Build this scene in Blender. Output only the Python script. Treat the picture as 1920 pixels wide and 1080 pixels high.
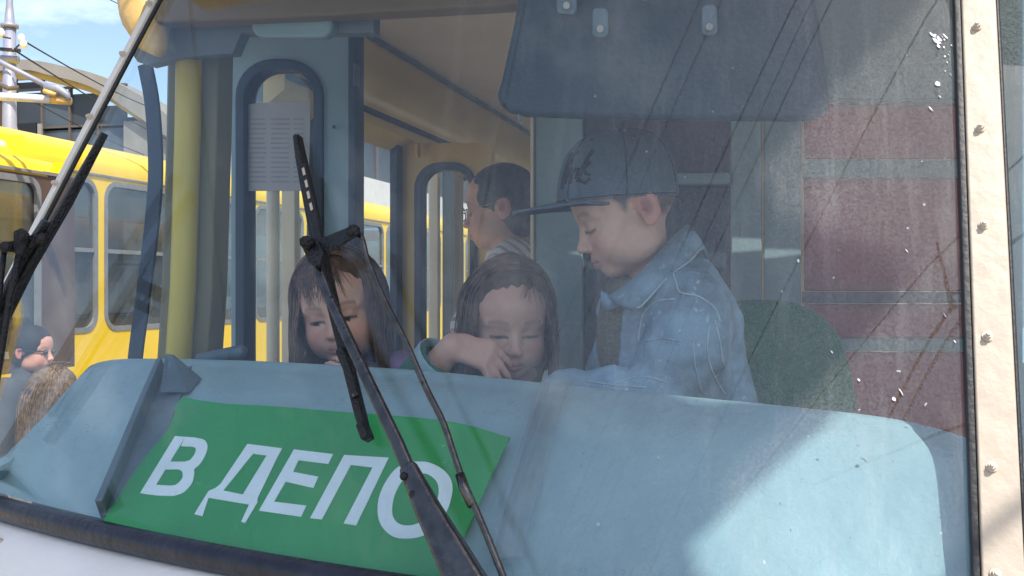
import bpy, bmesh, math, random
import numpy as np
from mathutils import Vector, Matrix

random.seed(7); np.random.seed(7)
for o in list(bpy.data.objects): bpy.data.objects.remove(o, do_unlink=True)
SC = bpy.context.scene
COL = SC.collection
ZC = 2.1                                    # eye height above the ground
TH = math.atan(510/1920)                    # the camera is turned left of the tram's long axis (+Y)

# ------------------------------------------------------------------ camera
cd = bpy.data.cameras.new('camera'); cam = bpy.data.objects.new('camera', cd); COL.objects.link(cam)
cam.location = (0, 0, ZC); cam.rotation_euler = (math.pi/2, 0, TH)
cd.sensor_width = 36; cd.lens = 36; cd.clip_start = .02; cd.clip_end = 900
SC.camera = cam

# ------------------------------------------------------------------ sky, sun, exposure
SUN = Vector((.36, -.42, .83)).normalized()             # towards the sun
w = bpy.data.worlds.new('World'); SC.world = w; w.use_nodes = True
nt = w.node_tree; nt.nodes.clear()
out = nt.nodes.new('ShaderNodeOutputWorld'); bg = nt.nodes.new('ShaderNodeBackground')
sky = nt.nodes.new('ShaderNodeTexSky'); sky.sky_type = 'NISHITA'; sky.sun_disc = False
sky.sun_elevation = math.asin(SUN.z); sky.sun_rotation = math.atan2(SUN.x, SUN.y)
sky.dust_density = 1.5
tc = nt.nodes.new('ShaderNodeTexCoord'); mp = nt.nodes.new('ShaderNodeMapping'); mp.inputs['Scale'].default_value = (1.6, 1.6, 4.2)
ns = nt.nodes.new('ShaderNodeTexNoise'); ns.inputs['Scale'].default_value = 2.1; ns.inputs['Detail'].default_value = 7; ns.inputs['Roughness'].default_value = .6
rp = nt.nodes.new('ShaderNodeValToRGB'); rp.color_ramp.elements[0].position = .53; rp.color_ramp.elements[1].position = .78
mx = nt.nodes.new('ShaderNodeMix'); mx.data_type = 'RGBA'; mx.inputs[7].default_value = (7.0, 7.8, 9.0, 1)
L = nt.links.new
L(tc.outputs['Generated'], mp.inputs[0]); L(mp.outputs[0], ns.inputs['Vector']); L(ns.outputs['Fac'], rp.inputs[0])
L(rp.outputs[0], mx.inputs[0]); L(sky.outputs[0], mx.inputs[6]); L(mx.outputs[2], bg.inputs[0]); L(bg.outputs[0], out.inputs[0])
bg.inputs[1].default_value = .125
sd = bpy.data.lights.new('sun', 'SUN'); so = bpy.data.objects.new('sun', sd); COL.objects.link(so)
sd.energy = 3.1; sd.angle = math.radians(.22); sd.color = (1, .95, .87)
so.rotation_euler = SUN.to_track_quat('Z', 'Y').to_euler(); so.location = (6, -5, 12)
vs = SC.view_settings; vs.view_transform = 'Standard'; vs.look = 'None'; vs.gamma = 1; vs.exposure = .86
SC.cycles.use_denoising = True
SC.cycles.max_bounces = 7; SC.cycles.transparent_max_bounces = 16; SC.cycles.diffuse_bounces = 4
SC.cycles.sample_clamp_indirect = 8; SC.cycles.caustics_reflective = False

# ------------------------------------------------------------------ pixel to place helpers
FW = Vector((-math.sin(TH), math.cos(TH), 0)); RT = Vector((math.cos(TH), math.sin(TH), 0)); UP = Vector((0, 0, 1)); EYE = Vector((0, 0, ZC))
def ray(x, y): return FW + RT*((x-960)/1920) + UP*((540-y)/1920)
def P(x, y, D): return EYE + ray(x, y)*D                    # a point D metres deep
def PY(x, y, Y):                                            # on the plane across the tram at Y
    d = ray(x, y); return EYE + d*(Y/d.y)
def PX(x, y, X):
    d = ray(x, y); return EYE + d*(X/d.x)
CX = .172; ZB = ZC-.296; ZT = ZC+.52; RK = .42
def glass_y(x, z): return .918 + .184*(x-CX)**2 + RK*(z-ZB)
def G(x, y, off=0.):                                        # on the windshield, off metres in front of it
    d = ray(x, y); lo, hi = .2, 6
    for _ in range(50):
        m = (lo+hi)/2; p = EYE + d*m
        if p.y > glass_y(p.x, p.z)-off: hi = m
        else: lo = m
    return EYE + d*lo
def glass_n(x): return Vector((.368*(x-CX), -1, RK)).normalized()
def xl(z): return -1.21 + .43*(z-ZC)                        # left edge of the pane

# ------------------------------------------------------------------ materials
def srgb(r, g, b):
    f = lambda c: (c/255/12.92) if c/255 <= .04045 else ((c/255+.055)/1.055)**2.4
    return (f(r), f(g), f(b), 1)
def mat(name, col, rough=.5, metal=0., var=.12, scale=18., bump=.15, bscale=120., spots=None, spot_amt=.0, spot_scale=40., coord='Object', spec=.5):
    m = bpy.data.materials.new(name); m.use_nodes = True; t = m.node_tree; N = t.nodes; b = N['Principled BSDF']; K = t.links.new
    b.inputs['Roughness'].default_value = rough; b.inputs['Metallic'].default_value = metal; b.inputs['Specular IOR Level'].default_value = spec
    c = N.new('ShaderNodeTexCoord')
    n = N.new('ShaderNodeTexNoise'); n.inputs['Scale'].default_value = scale; n.inputs['Detail'].default_value = 6; K(c.outputs[coord], n.inputs['Vector'])
    mr = N.new('ShaderNodeMapRange'); mr.inputs['From Min'].default_value = .3; mr.inputs['From Max'].default_value = .7
    mr.inputs['To Min'].default_value = 1-var; mr.inputs['To Max'].default_value = 1+var; K(n.outputs['Fac'], mr.inputs['Value'])
    mu = N.new('ShaderNodeMix'); mu.data_type = 'RGBA'; mu.blend_type = 'MULTIPLY'; mu.inputs[0].default_value = 1; mu.inputs[6].default_value = col
    K(mr.outputs[0], mu.inputs[7]); last = mu.outputs[2]
    if spots:
        n2 = N.new('ShaderNodeTexNoise'); n2.inputs['Scale'].default_value = spot_scale; n2.inputs['Detail'].default_value = 8; n2.inputs['Roughness'].default_value = .7; K(c.outputs[coord], n2.inputs['Vector'])
        r = N.new('ShaderNodeMapRange'); r.inputs['From Min'].default_value = .68-spot_amt; r.inputs['From Max'].default_value = .74-spot_amt; K(n2.outputs['Fac'], r.inputs['Value'])
        q = N.new('ShaderNodeMix'); q.data_type = 'RGBA'; q.inputs[7].default_value = spots; K(r.outputs[0], q.inputs[0]); K(last, q.inputs[6]); last = q.outputs[2]
    K(last, b.inputs['Base Color'])
    if bump:
        n3 = N.new('ShaderNodeTexNoise'); n3.inputs['Scale'].default_value = bscale; n3.inputs['Detail'].default_value = 5; K(c.outputs[coord], n3.inputs['Vector'])
        bp = N.new('ShaderNodeBump'); bp.inputs['Strength'].default_value = bump; bp.inputs['Distance'].default_value = .01; K(n3.outputs['Fac'], bp.inputs['Height']); K(bp.outputs[0], b.inputs['Normal'])
    return m
def glassmat(name, f0=.04, tint=(1, 1, 1, 1), dust=0., dustcol=(.62, .63, .62, 1), wipe_and_lit=False):
    """thin clear sheet: Fresnel mirror over clear, with a film of dust"""
    m = bpy.data.materials.new(name); m.use_nodes = True; t = m.node_tree; N = t.nodes; N.clear(); K = t.links.new
    o = N.new('ShaderNodeOutputMaterial'); tr = N.new('ShaderNodeBsdfTransparent'); tr.inputs[0].default_value = tint
    gl = N.new('ShaderNodeBsdfGlossy'); gl.inputs['Roughness'].default_value = .0
    ge = N.new('ShaderNodeNewGeometry'); dp = N.new('ShaderNodeVectorMath'); dp.operation = 'DOT_PRODUCT'; K(ge.outputs['Normal'], dp.inputs[0]); K(ge.outputs['Incoming'], dp.inputs[1])
    def M(op, a, b=None, c=None):
        n = N.new('ShaderNodeMath'); n.operation = op; n.use_clamp = False
        for i, v in enumerate((a, b, c)):
            if v is None: continue
            if isinstance(v, (int, float)): n.inputs[i].default_value = v
            else: K(v, n.inputs[i])
        return n.outputs[0]
    ca = M('ABSOLUTE', dp.outputs['Value']); pw = M('POWER', M('SUBTRACT', 1., ca), 5.); fr = M('MULTIPLY_ADD', pw, 1-f0, f0)
    a = N.new('ShaderNodeMixShader'); K(fr, a.inputs[0]); K(tr.outputs[0], a.inputs[1]); K(gl.outputs[0], a.inputs[2]); last = a.outputs[0]
    if dust:
        c = N.new('ShaderNodeTexCoord')
        def noise(scale, det=6, sc=(1, 1, 1), rough=.6):
            mp = N.new('ShaderNodeMapping'); mp.inputs['Scale'].default_value = sc; K(c.outputs['Object'], mp.inputs[0])
            n = N.new('ShaderNodeTexNoise'); n.inputs['Scale'].default_value = scale; n.inputs['Detail'].default_value = det; n.inputs['Roughness'].default_value = rough; K(mp.outputs[0], n.inputs['Vector']); return n.outputs['Fac']
        def rng(v, a, b, lo=0., hi=1.):
            r = N.new('ShaderNodeMapRange'); r.inputs[1].default_value = a; r.inputs[2].default_value = b; r.inputs[3].default_value = lo; r.inputs[4].default_value = hi; K(v, r.inputs[0]); return r.outputs[0]
        cloudy = rng(noise(3.2, 5), .3, .75, .35, 1.5)
        grain = rng(noise(420, 3), .35, .7, .55, 1.6)
        streak = rng(noise(9, 5, (6, 1, .55)), .52, .78, 0., 1.4)
        fine = rng(noise(26, 4, (5, 1, .5)), .58, .8, 0., .8)
        specks = rng(noise(140, 2, (1, 1, 1), .4), .765, .79, 0., 2.2)
        dens = M('MULTIPLY', M('MULTIPLY', cloudy, grain), dust)
        dens = M('ADD', dens, M('MULTIPLY', M('ADD', streak, fine), dust*.75))
        dens = M('ADD', dens, M('MULTIPLY', specks, dust*2.2))
        if wipe_and_lit:                                                  # dust thinner on the wiped left, graded to heighten the sunlit right
            sx = N.new('ShaderNodeSeparateXYZ'); K(c.outputs['Object'], sx.inputs[0])
            dens = M('MULTIPLY', dens, rng(M('ADD', sx.outputs[0], M('MULTIPLY', noise(2.2, 3), .25)), -.5, .2, .22, 1.))
        df = N.new('ShaderNodeBsdfDiffuse'); df.inputs[0].default_value = dustcol
        b = N.new('ShaderNodeMixShader'); K(dens, b.inputs[0]); K(last, b.inputs[1]); K(df.outputs[0], b.inputs[2]); last = b.outputs[0]
    K(last, o.inputs[0]); return m
M = {}
M['dash'] = mat('dash_paint', srgb(142, 168, 176), .42, 0, .08, 9, .30, 26, srgb(78, 92, 98), .03, 150)
M['teal'] = mat('teal_grey_paint', srgb(128, 148, 152), .5, 0, .08, 8, .1, 60)
M['blue_grey'] = mat('blue_grey_paint', srgb(132, 156, 166), .45, 0, .08, 6, .1, 80, srgb(60, 66, 70), -.02, 25)
M['slate'] = mat('slate_metal', srgb(92, 108, 118), .5, .2, .12, 20, .15, 90)
M['ochre'] = mat('ochre_paint', srgb(206, 172, 84), .4, 0, .09, 5, .1, 60, srgb(120, 95, 60), -.01, 22)
M['olive'] = mat('olive_yellow_paint', srgb(196, 174, 72), .4, 0, .08, 5, .1, 60)
M['beige'] = mat('beige_ceiling_paint', srgb(218, 198, 170), .5, 0, .06, 4, .08, 60)
M['cove'] = mat('cream_yellow_cove', srgb(236, 206, 124), .25, 0, .06, 4, .05, 60)
M['brow'] = mat('brow_paint', srgb(214, 174, 104), .45, 0, .12, 9, .2, 60, srgb(120, 92, 52), .0, 18)
M['navy'] = mat('navy_rubber', srgb(40, 56, 74), .6, 0, .12, 30, .1, 100)
M['rubber'] = mat('black_rubber', srgb(24, 25, 28), .5, 0, .2, 40, .12, 160, srgb(80, 78, 74), -.03, 60)
M['gasket'] = mat('weathered_gasket', srgb(52, 52, 60), .28, .4, .3, 30, .15, 90, srgb(110, 106, 106), .0, 34)
M['strip'] = mat('cream_strip_paint', srgb(178, 164, 147), .5, 0, .05, 30, .22, 45, srgb(160, 140, 116), -.03, 60)
M['white'] = mat('white_body_paint', srgb(226, 222, 216), .45, 0, .05, 8, .15, 60, srgb(160, 130, 100), -.03, 26)
M['blackmetal'] = mat('black_painted_metal', srgb(26, 26, 29), .38, .3, .3, 60, .5, 260, srgb(96, 92, 88), .03, 90)
M['wornmetal'] = mat('worn_arm_metal', srgb(92, 88, 86), .2, .9, .3, 60, .12, 160, srgb(40, 38, 38), .06, 60)
M['steel'] = mat('steel', srgb(150, 150, 150), .3, 1, .1, 40, .1, 160)
M['green'] = mat('sign_green', srgb(24, 148, 70), .5, 0, .10, 10, .12, 90, srgb(120, 178, 146), .03, 38)
M['letter'] = mat('sign_white', srgb(230, 238, 242), .5, 0, .05, 14, .1, 90, srgb(130, 150, 150), .0, 60)
M['cardedge'] = mat('sign_card', srgb(190, 190, 180), .8)
M['maroon'] = mat('maroon_panel', srgb(172, 52, 42), .5, 0, .28, 3.0, .03, 60, srgb(196, 98, 60), .1, 3.5)
M['plum'] = mat('dark_plum_panel', srgb(64, 48, 62), .4, 0, .15, 5, .1, 60)
M['seat'] = mat('seat_cloth_green', srgb(16, 112, 66), .95, 0, .22, 160, .6, 500)
M['visor'] = mat('visor_vinyl', srgb(34, 48, 60), .6, 0, .06, 8, .06, 120)
M['paper'] = mat('notice_paper', srgb(172, 170, 174), .8, 0, .04, 12, .1, 60)
M['print'] = mat('grey_print', srgb(154, 153, 158), .8, 0, .1, 60, 0)
M['grey_paint'] = mat('grey_floor', srgb(136, 130, 122), .7, 0, .1, 12, .2, 80)
M['darkwall'] = mat('dark_wall', srgb(70, 74, 80), .7)
M['yellow'] = mat('tram_yellow', srgb(250, 204, 26), .3, 0, .04, 3, .05, 30, srgb(150, 84, 20), -.045, 12)
M['brown'] = mat('tram_brown', srgb(92, 70, 56), .5, 0, .12, 3, .1, 30)
M['tgrey'] = mat('tram_interior_grey', srgb(130, 128, 124), .7)
M['concrete'] = mat('concrete', srgb(146, 140, 132), .9, 0, .12, 2, .3, 14, srgb(120, 110, 100), .03, 4, )
M['cyan'] = mat('cyan_wall_paint', srgb(120, 178, 196), .7, 0, .07, 1.5, .1, 20)
M['whitewall'] = mat('white_wall', srgb(206, 200, 194), .9, 0, .08, 2, .2, 20, srgb(140, 110, 90), .0, 3)
M['panegrey'] = mat('old_pane', srgb(58, 64, 70), .5, 0, .3, .9, .1, 6)
M['mullion'] = mat('rusty_mullion', srgb(98, 88, 82), .8)
M['polegrey'] = mat('pole_grey', srgb(150, 152, 166), .5, .2, .1, 10, .1, 60)
M['ceramic'] = mat('ceramic', srgb(220, 220, 220), .3)
M['rust'] = mat('rusty_metal', srgb(150, 84, 34), .8, 0, .3, 20, .2, 60)
M['wire'] = mat('wire_dark', srgb(20, 18, 18), .6, 0, .1, 5, 0)
M['headgrey'] = mat('grey_header_paint', srgb(100, 108, 114), .6, 0, .06, 6, .05, 60)
M['greyolive'] = mat('grey_olive_post', srgb(128, 122, 92), .5, 0, .08, 6, .05, 60)
M['palestrip'] = mat('pale_corner_strip', srgb(214, 208, 198), .5, 0, .06, 30, .1, 60)
M['boltpaint'] = mat('painted_bolt', srgb(196, 184, 168), .45, 0, .1, 30, 0)
M['paneblue'] = mat('pane_fill_blue', srgb(150, 196, 212), .5, 0, .08, 5, .05, 60)  # stands in for the bluish reflection in the right pane
M['dimbrown'] = mat('brown_band_paint', srgb(120, 96, 58), .6, 0, .1, 6, .1, 60)
M['cablegreen'] = mat('shade_panel_metal', srgb(120, 124, 126), .6, .3)  # for the added shade panel
M['asphalt'] = mat('yard_concrete', srgb(166, 160, 150), .9, 0, .2, 3, .4, 60)
M['rail'] = mat('rail_steel', srgb(110, 100, 92), .4, .8)
M['plexi'] = glassmat('plexi_strip', .08, (.9, .93, .95, 1), .13, (.62, .68, .7, 1))
M['glass'] = glassmat('windshield_glass', .043, (.93, .97, .97, 1))
M['glass_dust'] = glassmat('windshield_outer_face', .043, (.95, .98, .98, 1), .088, wipe_and_lit=True)
M['glass_in'] = glassmat('side_window_glass', .04, (.95, .97, .97, 1), .02)
M['tramglass'] = glassmat('neighbour_window_glass', .10, (.62, .65, .66, 1), .05)

# fine crazing in the dashboard paint
t_ = M['dash'].node_tree; N_ = t_.nodes; K_ = t_.links.new; b_ = N_['Principled BSDF']; s_ = b_.inputs['Base Color'].links[0].from_socket
c_ = N_.new('ShaderNodeTexCoord'); n_ = N_.new('ShaderNodeTexNoise'); n_.inputs['Scale'].default_value = 14; K_(c_.outputs['Object'], n_.inputs['Vector'])
a_ = N_.new('ShaderNodeMix'); a_.data_type = 'RGBA'; a_.inputs[0].default_value = .12; K_(c_.outputs['Object'], a_.inputs[6]); K_(n_.outputs['Color'], a_.inputs[7])
v_ = N_.new('ShaderNodeTexVoronoi'); v_.feature = 'DISTANCE_TO_EDGE'; v_.inputs['Scale'].default_value = 42; K_(a_.outputs[2], v_.inputs['Vector'])
r_ = N_.new('ShaderNodeMapRange'); r_.inputs[1].default_value = .0; r_.inputs[2].default_value = .022; r_.inputs[3].default_value = 1; r_.inputs[4].default_value = 0; K_(v_.outputs['Distance'], r_.inputs[0])
n2_ = N_.new('ShaderNodeTexNoise'); n2_.inputs['Scale'].default_value = 7; K_(c_.outputs['Object'], n2_.inputs['Vector'])
r2_ = N_.new('ShaderNodeMapRange'); r2_.inputs[1].default_value = .5; r2_.inputs[2].default_value = .68; r2_.inputs[4].default_value = .55; K_(n2_.outputs['Fac'], r2_.inputs[0])
m_ = N_.new('ShaderNodeMath'); m_.operation = 'MULTIPLY'; K_(r_.outputs[0], m_.inputs[0]); K_(r2_.outputs[0], m_.inputs[1])
q_ = N_.new('ShaderNodeMix'); q_.data_type = 'RGBA'; q_.inputs[7].default_value = srgb(72, 90, 98); K_(m_.outputs[0], q_.inputs[0]); K_(s_, q_.inputs[6]); K_(q_.outputs[2], b_.inputs['Base Color'])
# ------------------------------------------------------------------ mesh helpers
def link(o, parent=None):
    COL.objects.link(o)
    if parent is not None:
        o.parent = parent
        if parent.type == 'EMPTY': o.matrix_parent_inverse = Matrix.Translation(-parent.location)
    return o
def mesh(name, vs, fs, m, parent=None, smooth=False, fix=True):
    me = bpy.data.meshes.new(name); me.from_pydata([tuple(v) for v in vs], [], [tuple(f) for f in fs])
    if fix:
        bm = bmesh.new(); bm.from_mesh(me); bmesh.ops.recalc_face_normals(bm, faces=bm.faces); bm.to_mesh(me); bm.free()
    for x in (m if isinstance(m, (list, tuple)) else [m]): me.materials.append(x)
    if smooth:
        for p in me.polygons: p.use_smooth = True
    return link(bpy.data.objects.new(name, me), parent)
class MB:
    def __init__(s): s.v = []; s.f = []
    def add(s, vs, fs):
        b = len(s.v); s.v += [Vector(v) for v in vs]; s.f += [tuple(i+b for i in f) for f in fs]; return s
    def prism(s, loop, off):
        n = len(loop); off = Vector(off); a = [Vector(p) for p in loop]; b = [p+off for p in a]
        return s.add(a+b, [tuple(range(n))[::-1], tuple(range(n, 2*n))] + [(i, (i+1) % n, n+(i+1) % n, n+i) for i in range(n)])
    def ring(s, outer, inner, off):
        n = len(outer); off = Vector(off); o = [Vector(p) for p in outer]; i = [Vector(p) for p in inner]
        vs = o+i+[p+off for p in o]+[p+off for p in i]; f = []
        for k in range(n):
            j = (k+1) % n
            f += [(k, j, n+j, n+k), (2*n+k, 3*n+k, 3*n+j, 2*n+j), (k, 2*n+k, 2*n+j, j), (n+k, n+j, 3*n+j, 3*n+k)]
        return s.add(vs, f)
    def box(s, a, b):
        x0, y0, z0 = [min(a[i], b[i]) for i in range(3)]; x1, y1, z1 = [max(a[i], b[i]) for i in range(3)]
        return s.prism([(x0, y0, z0), (x1, y0, z0), (x1, y1, z0), (x0, y1, z0)], (0, 0, z1-z0))
    def tube(s, pts, r, seg=8, flat=None, cap=True):
        pts = [Vector(p) for p in pts]; n = len(pts); rs = r if isinstance(r, (list, tuple)) else [r]*n
        fl = flat or 1.; ring = []; up0 = None
        for i, p in enumerate(pts):
            t = (pts[min(i+1, n-1)]-pts[max(i-1, 0)]).normalized()
            if up0 is None: up0 = Vector((0, 0, 1)) if abs(t.z) < .9 else Vector((1, 0, 0))
            a = (up0 - t*up0.dot(t)).normalized(); b = t.cross(a); up0 = a
            ring += [p + (a*math.cos(2*math.pi*k/seg)*rs[i] + b*math.sin(2*math.pi*k/seg)*rs[i]*fl) for k in range(seg)]
        f = [(i*seg+k, i*seg+(k+1) % seg, (i+1)*seg+(k+1) % seg, (i+1)*seg+k) for i in range(n-1) for k in range(seg)]
        if cap: f += [tuple(range(seg))[::-1], tuple(range((n-1)*seg, n*seg))]
        return s.add(ring, f)
    def bar(s, pts, w, h, nrm):
        """rectangular bar along pts, w across, h along nrm"""
        pts = [Vector(p) for p in pts]; n = len(pts); vs = []; nrm = Vector(nrm).normalized()
        ws = w if isinstance(w, (list, tuple)) else [w]*n; hs = h if isinstance(h, (list, tuple)) else [h]*n
        for i, p in enumerate(pts):
            t = (pts[min(i+1, n-1)]-pts[max(i-1, 0)]).normalized(); sd = t.cross(nrm).normalized(); nn = sd.cross(t)
            vs += [p-sd*ws[i]/2-nn*hs[i]/2, p+sd*ws[i]/2-nn*hs[i]/2, p+sd*ws[i]/2+nn*hs[i]/2, p-sd*ws[i]/2+nn*hs[i]/2]
        f = [(i*4+k, i*4+(k+1) % 4, i*4+4+(k+1) % 4, i*4+4+k) for i in range(n-1) for k in range(4)] + [(0, 1, 2, 3), (4*n-4, 4*n-3, 4*n-2, 4*n-1)]
        return s.add(vs, f)
    def grid(s, rows):
        n = len(rows[0]); vs = [p for r in rows for p in r]
        return s.add(vs, [(i*n+j, i*n+j+1, (i+1)*n+j+1, (i+1)*n+j) for i in range(len(rows)-1) for j in range(n-1)])
    def ball(s, c, r, seg=10, sc=(1, 1, 1)):
        rows = []
        for i in range(seg//2+1):
            a = math.pi*i/(seg//2); rows.append([Vector(c)+Vector((math.sin(a)*math.cos(2*math.pi*k/seg)*sc[0], math.sin(a)*math.sin(2*math.pi*k/seg)*sc[1], math.cos(a)*sc[2]))*r for k in range(seg+1)])
        return s.grid(rows)
    def build(s, name, m, parent=None, smooth=False, bevel=0., weld=False):
        o = mesh(name, s.v, s.f, m, parent, smooth)
        if weld or smooth:
            bm = bmesh.new(); bm.from_mesh(o.data); bmesh.ops.remove_doubles(bm, verts=bm.verts, dist=1e-5); bmesh.ops.recalc_face_normals(bm, faces=bm.faces); bm.to_mesh(o.data); bm.free()
        if bevel:
            b = o.modifiers.new('bevel', 'BEVEL'); b.width = bevel; b.segments = 2; b.limit_method = 'ANGLE'
            for p in o.data.polygons: p.use_smooth = True
            e = o.modifiers.new('wn', 'WEIGHTED_NORMAL'); e.keep_sharp = True
        return o
def empty(name, loc=(0, 0, 0)):
    o = bpy.data.objects.new(name, None); o.location = loc; o.empty_display_size = .1; return link(o)
def tag(o, label, cat=None, group=None, kind=None):
    if label: o['label'] = label
    if cat: o['category'] = cat
    if group: o['group'] = group
    if kind: o['kind'] = kind
    return o
def rr(x0, y0, x1, y1, r, n=5, corners=(1, 1, 1, 1)):
    """rounded rectangle loop (2D); corners: x0y0, x1y0, x1y1, x0y1"""
    out = []
    for (cx, cy, a0, on) in ((x0, y0, 180, corners[0]), (x1, y0, 270, corners[1]), (x1, y1, 0, corners[2]), (x0, y1, 90, corners[3])):
        rad = r if on else min(r, 1e-3*abs(x1-x0)+1e-6)
        sx = 1 if cx == x0 else -1; sy = 1 if cy == y0 else -1
        for k in range(n):
            a = math.radians(a0+90*k/(n-1)); out.append((cx+sx*rad+math.cos(a)*rad, cy+sy*rad+math.sin(a)*rad))
    return out
def smoothcurve(pts, n=8):
    """Catmull-Rom through points"""
    pts = [Vector(p) for p in pts]; q = [pts[0]*2-pts[1]]+pts+[pts[-1]*2-pts[-2]]; out = []
    for i in range(1, len(q)-2):
        for k in range(n):
            t = k/n; a, b, c, d = q[i-1:i+3]
            out.append(.5*((2*b)+(c-a)*t+(2*a-5*b+4*c-d)*t*t+(3*b-a-3*c+d)*t**3))
    return out+[pts[-1]]

# ================================================================== ground
g = MB().box((-160, -120, -.3), (160, 220, 0)).build('ground', M['asphalt']); tag(g, None, kind='structure')

# ================================================================== the tram whose windshield fills the picture
tram = empty('tram', (CX, 1.2, 0))
tag(tram, 'old tram seen close from the front through its large dusty windshield', 'tram')
Z = lambda dz: ZC+dz
XS = [xl(ZB)+(CX-xl(ZB))*i/40 for i in range(41)]
# --- windshield panes: thick curved sheets
def pane(name, xa, xb, n=40, m=24, label=None):
    """xa/xb: functions of z for the two side edges"""
    out_, in_ = [], []
    for j in range(m+1):
        z = ZB+(ZT-ZB)*j/m; ro = []; ri = []
        for i in range(n+1):
            x = xa(z)+(xb(z)-xa(z))*i/n; p = Vector((x, glass_y(x, z), z)); ro.append(p); ri.append(p-glass_n(x)*.006)
        out_.append(ro); in_.append(ri)
    mb = MB(); mb.grid(out_); nf = len(mb.f); mb.grid(in_); n2 = len(mb.f)
    loop = lambda R: R[0]+[r[-1] for r in R[1:]]+R[-1][::-1][1:]+[r[0] for r in R[::-1]][1:-1]
    lo, li = loop(out_), loop(in_); mb.add(lo+li, [(k, (k+1) % len(lo), len(lo)+(k+1) % len(lo), len(lo)+k) for k in range(len(lo))])
    o = mesh(name, mb.v, mb.f, [M['glass_dust'], M['glass']], tram, True, fix=False)
    for k, p in enumerate(o.data.polygons): p.material_index = 0 if k < nf else 1
    for k, p in enumerate(o.data.polygons):
        if k >= n2: p.use_smooth = False
    if label: o['label'] = label
    return o
cxe = lambda z: CX+.036*(z-ZC)
pane('windshield_pane', lambda z: xl(z)+.008, lambda z: cxe(z)-.004, label='large curved dusty windshield pane reflecting the sky and wires')
pane('windshield_pane', lambda z: cxe(z)+.03, lambda z: 2*CX-xl(z)-.008, label='second windshield pane, beyond the cream centre strip')
# --- paint splashes on the glass
rs = random.Random(4)
spl = [(1758+rs.gauss(0, 9), 76+rs.gauss(0, 9), rs.uniform(3, 8)) for _ in range(12)]+[(1776+rs.gauss(0, 6), 60+rs.random()*90, rs.uniform(1.5, 4)) for _ in range(9)]+[(1758, 157, 6), (1745, 204, 6), (1762, 181, 3), (1690, 735, 7), (1676, 748, 4), (1497, 489, 4), (1806, 300, 3), (1771, 590, 5), (1790, 640, 3), (1560, 660, 3), (1610, 712, 3), (1700, 470, 4)]
for x_, y_, s_ in spl:
    c_ = G(x_, y_, .0012); k_ = s_*.00046; a_ = rs.random()*3; e_ = rs.uniform(.5, 1)
    MB().prism([c_+Vector((math.cos(t*.7+a_)*k_*e_*rs.uniform(.7, 1.2), RK*math.sin(t*.7)*k_, math.sin(t*.7)*k_)) for t in range(9)], (0, -.0008, 0)).build('paint_splash', M['ceramic'], tram)
# --- gasket along the bottom and tops
def along(z, off, xs): return [Vector((x, glass_y(x, z)-off, z)) for x in xs]
XA = [xl(ZB)-.02+(2*CX-2*xl(ZB)+.04)*i/70 for i in range(71)]
MB().tube(along(ZB-.006, .008, XA), .0165, 10).build('lower_gasket', M['gasket'], tram, True)
MB().tube(along(ZT+.004, .006, [x for x in XA if xl(ZT) <= x <= 2*CX-xl(ZT)]), .014, 8).build('upper_gasket', M['rubber'], tram, True)
# --- cream strips with bolts
def strip_path(xf, z0, z1, n=14, off=.0): return [Vector((xf(z), glass_y(xf(z), z)-off, z)) for z in [z0+(z1-z0)*i/n for i in range(n+1)]]
cx = lambda z: CX+.036*(z-ZC)
xr = lambda z: cx(z)+.0135
st = MB().bar(strip_path(xr, ZB-.02, ZT+.01, off=.008), .033, .008, (0, -1, RK)).build('centre_strip', M['strip'], tram, bevel=.002)
MB().bar(strip_path(lambda z: cx(z)-.0065, ZB-.01, ZT, off=.0035), .008, .009, (0, -1, RK)).build('centre_gasket', M['rubber'], tram, bevel=.002)
MB().bar(strip_path(lambda z: cx(z)+.032, ZB-.01, ZT, off=.0035), .005, .008, (0, -1, RK)).build('centre_gasket', M['rubber'], tram, bevel=.002)
def bolt(c, n, parent, r=.0036):
    n = Vector(n).normalized(); a = n.orthogonal().normalized(); b = n.cross(a); hexa = lambda k, rr_, h: [Vector(c)+n*h+(a*math.cos(math.pi*i/3+k)+b*math.sin(math.pi*i/3+k))*rr_ for i in range(6)]
    n = (n+Vector((random.uniform(-.12, .12), 0, random.uniform(-.12, .12)))).normalized(); a = n.orthogonal().normalized(); b = n.cross(a); q = MB(); q.prism([Vector(c)+(a*math.cos(i*math.pi/6)+b*math.sin(i*math.pi/6))*r*1.35 for i in range(12)], n*.0012)
    k = random.random()*2; q.prism(hexa(k, r, .001), n*.005); q.prism(hexa(k+.3, r*.55, .006), n*.0022)
    return q.build('bolt', M['boltpaint'], parent)
for py in (-150, 50, 240, 421, 631, 875, 1076):
    p = G(1830+py*.034, py, .013); bolt(p, glass_n(p.x), st)
sl = MB().bar(strip_path(lambda z: xl(z)-.008, ZB-.03, ZT+.02, off=.006), .0165, .011, (-.45, -1, RK)).build('corner_strip', M['palestrip'], tram, bevel=.002)
MB().bar(strip_path(lambda z: xl(z)+.0045, ZB-.01, ZT, off=.003), .006, .007, (-.45, -1, RK)).build('corner_gasket', M['rubber'], tram, bevel=.002)
for z in (-.19, -.06, .06, .17, .28, .385, .47):
    x = xl(Z(z))-.008; bolt((x, glass_y(x, Z(z))-.012, Z(z)), (-.6, -1, RK), sl, .0044)
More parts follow.
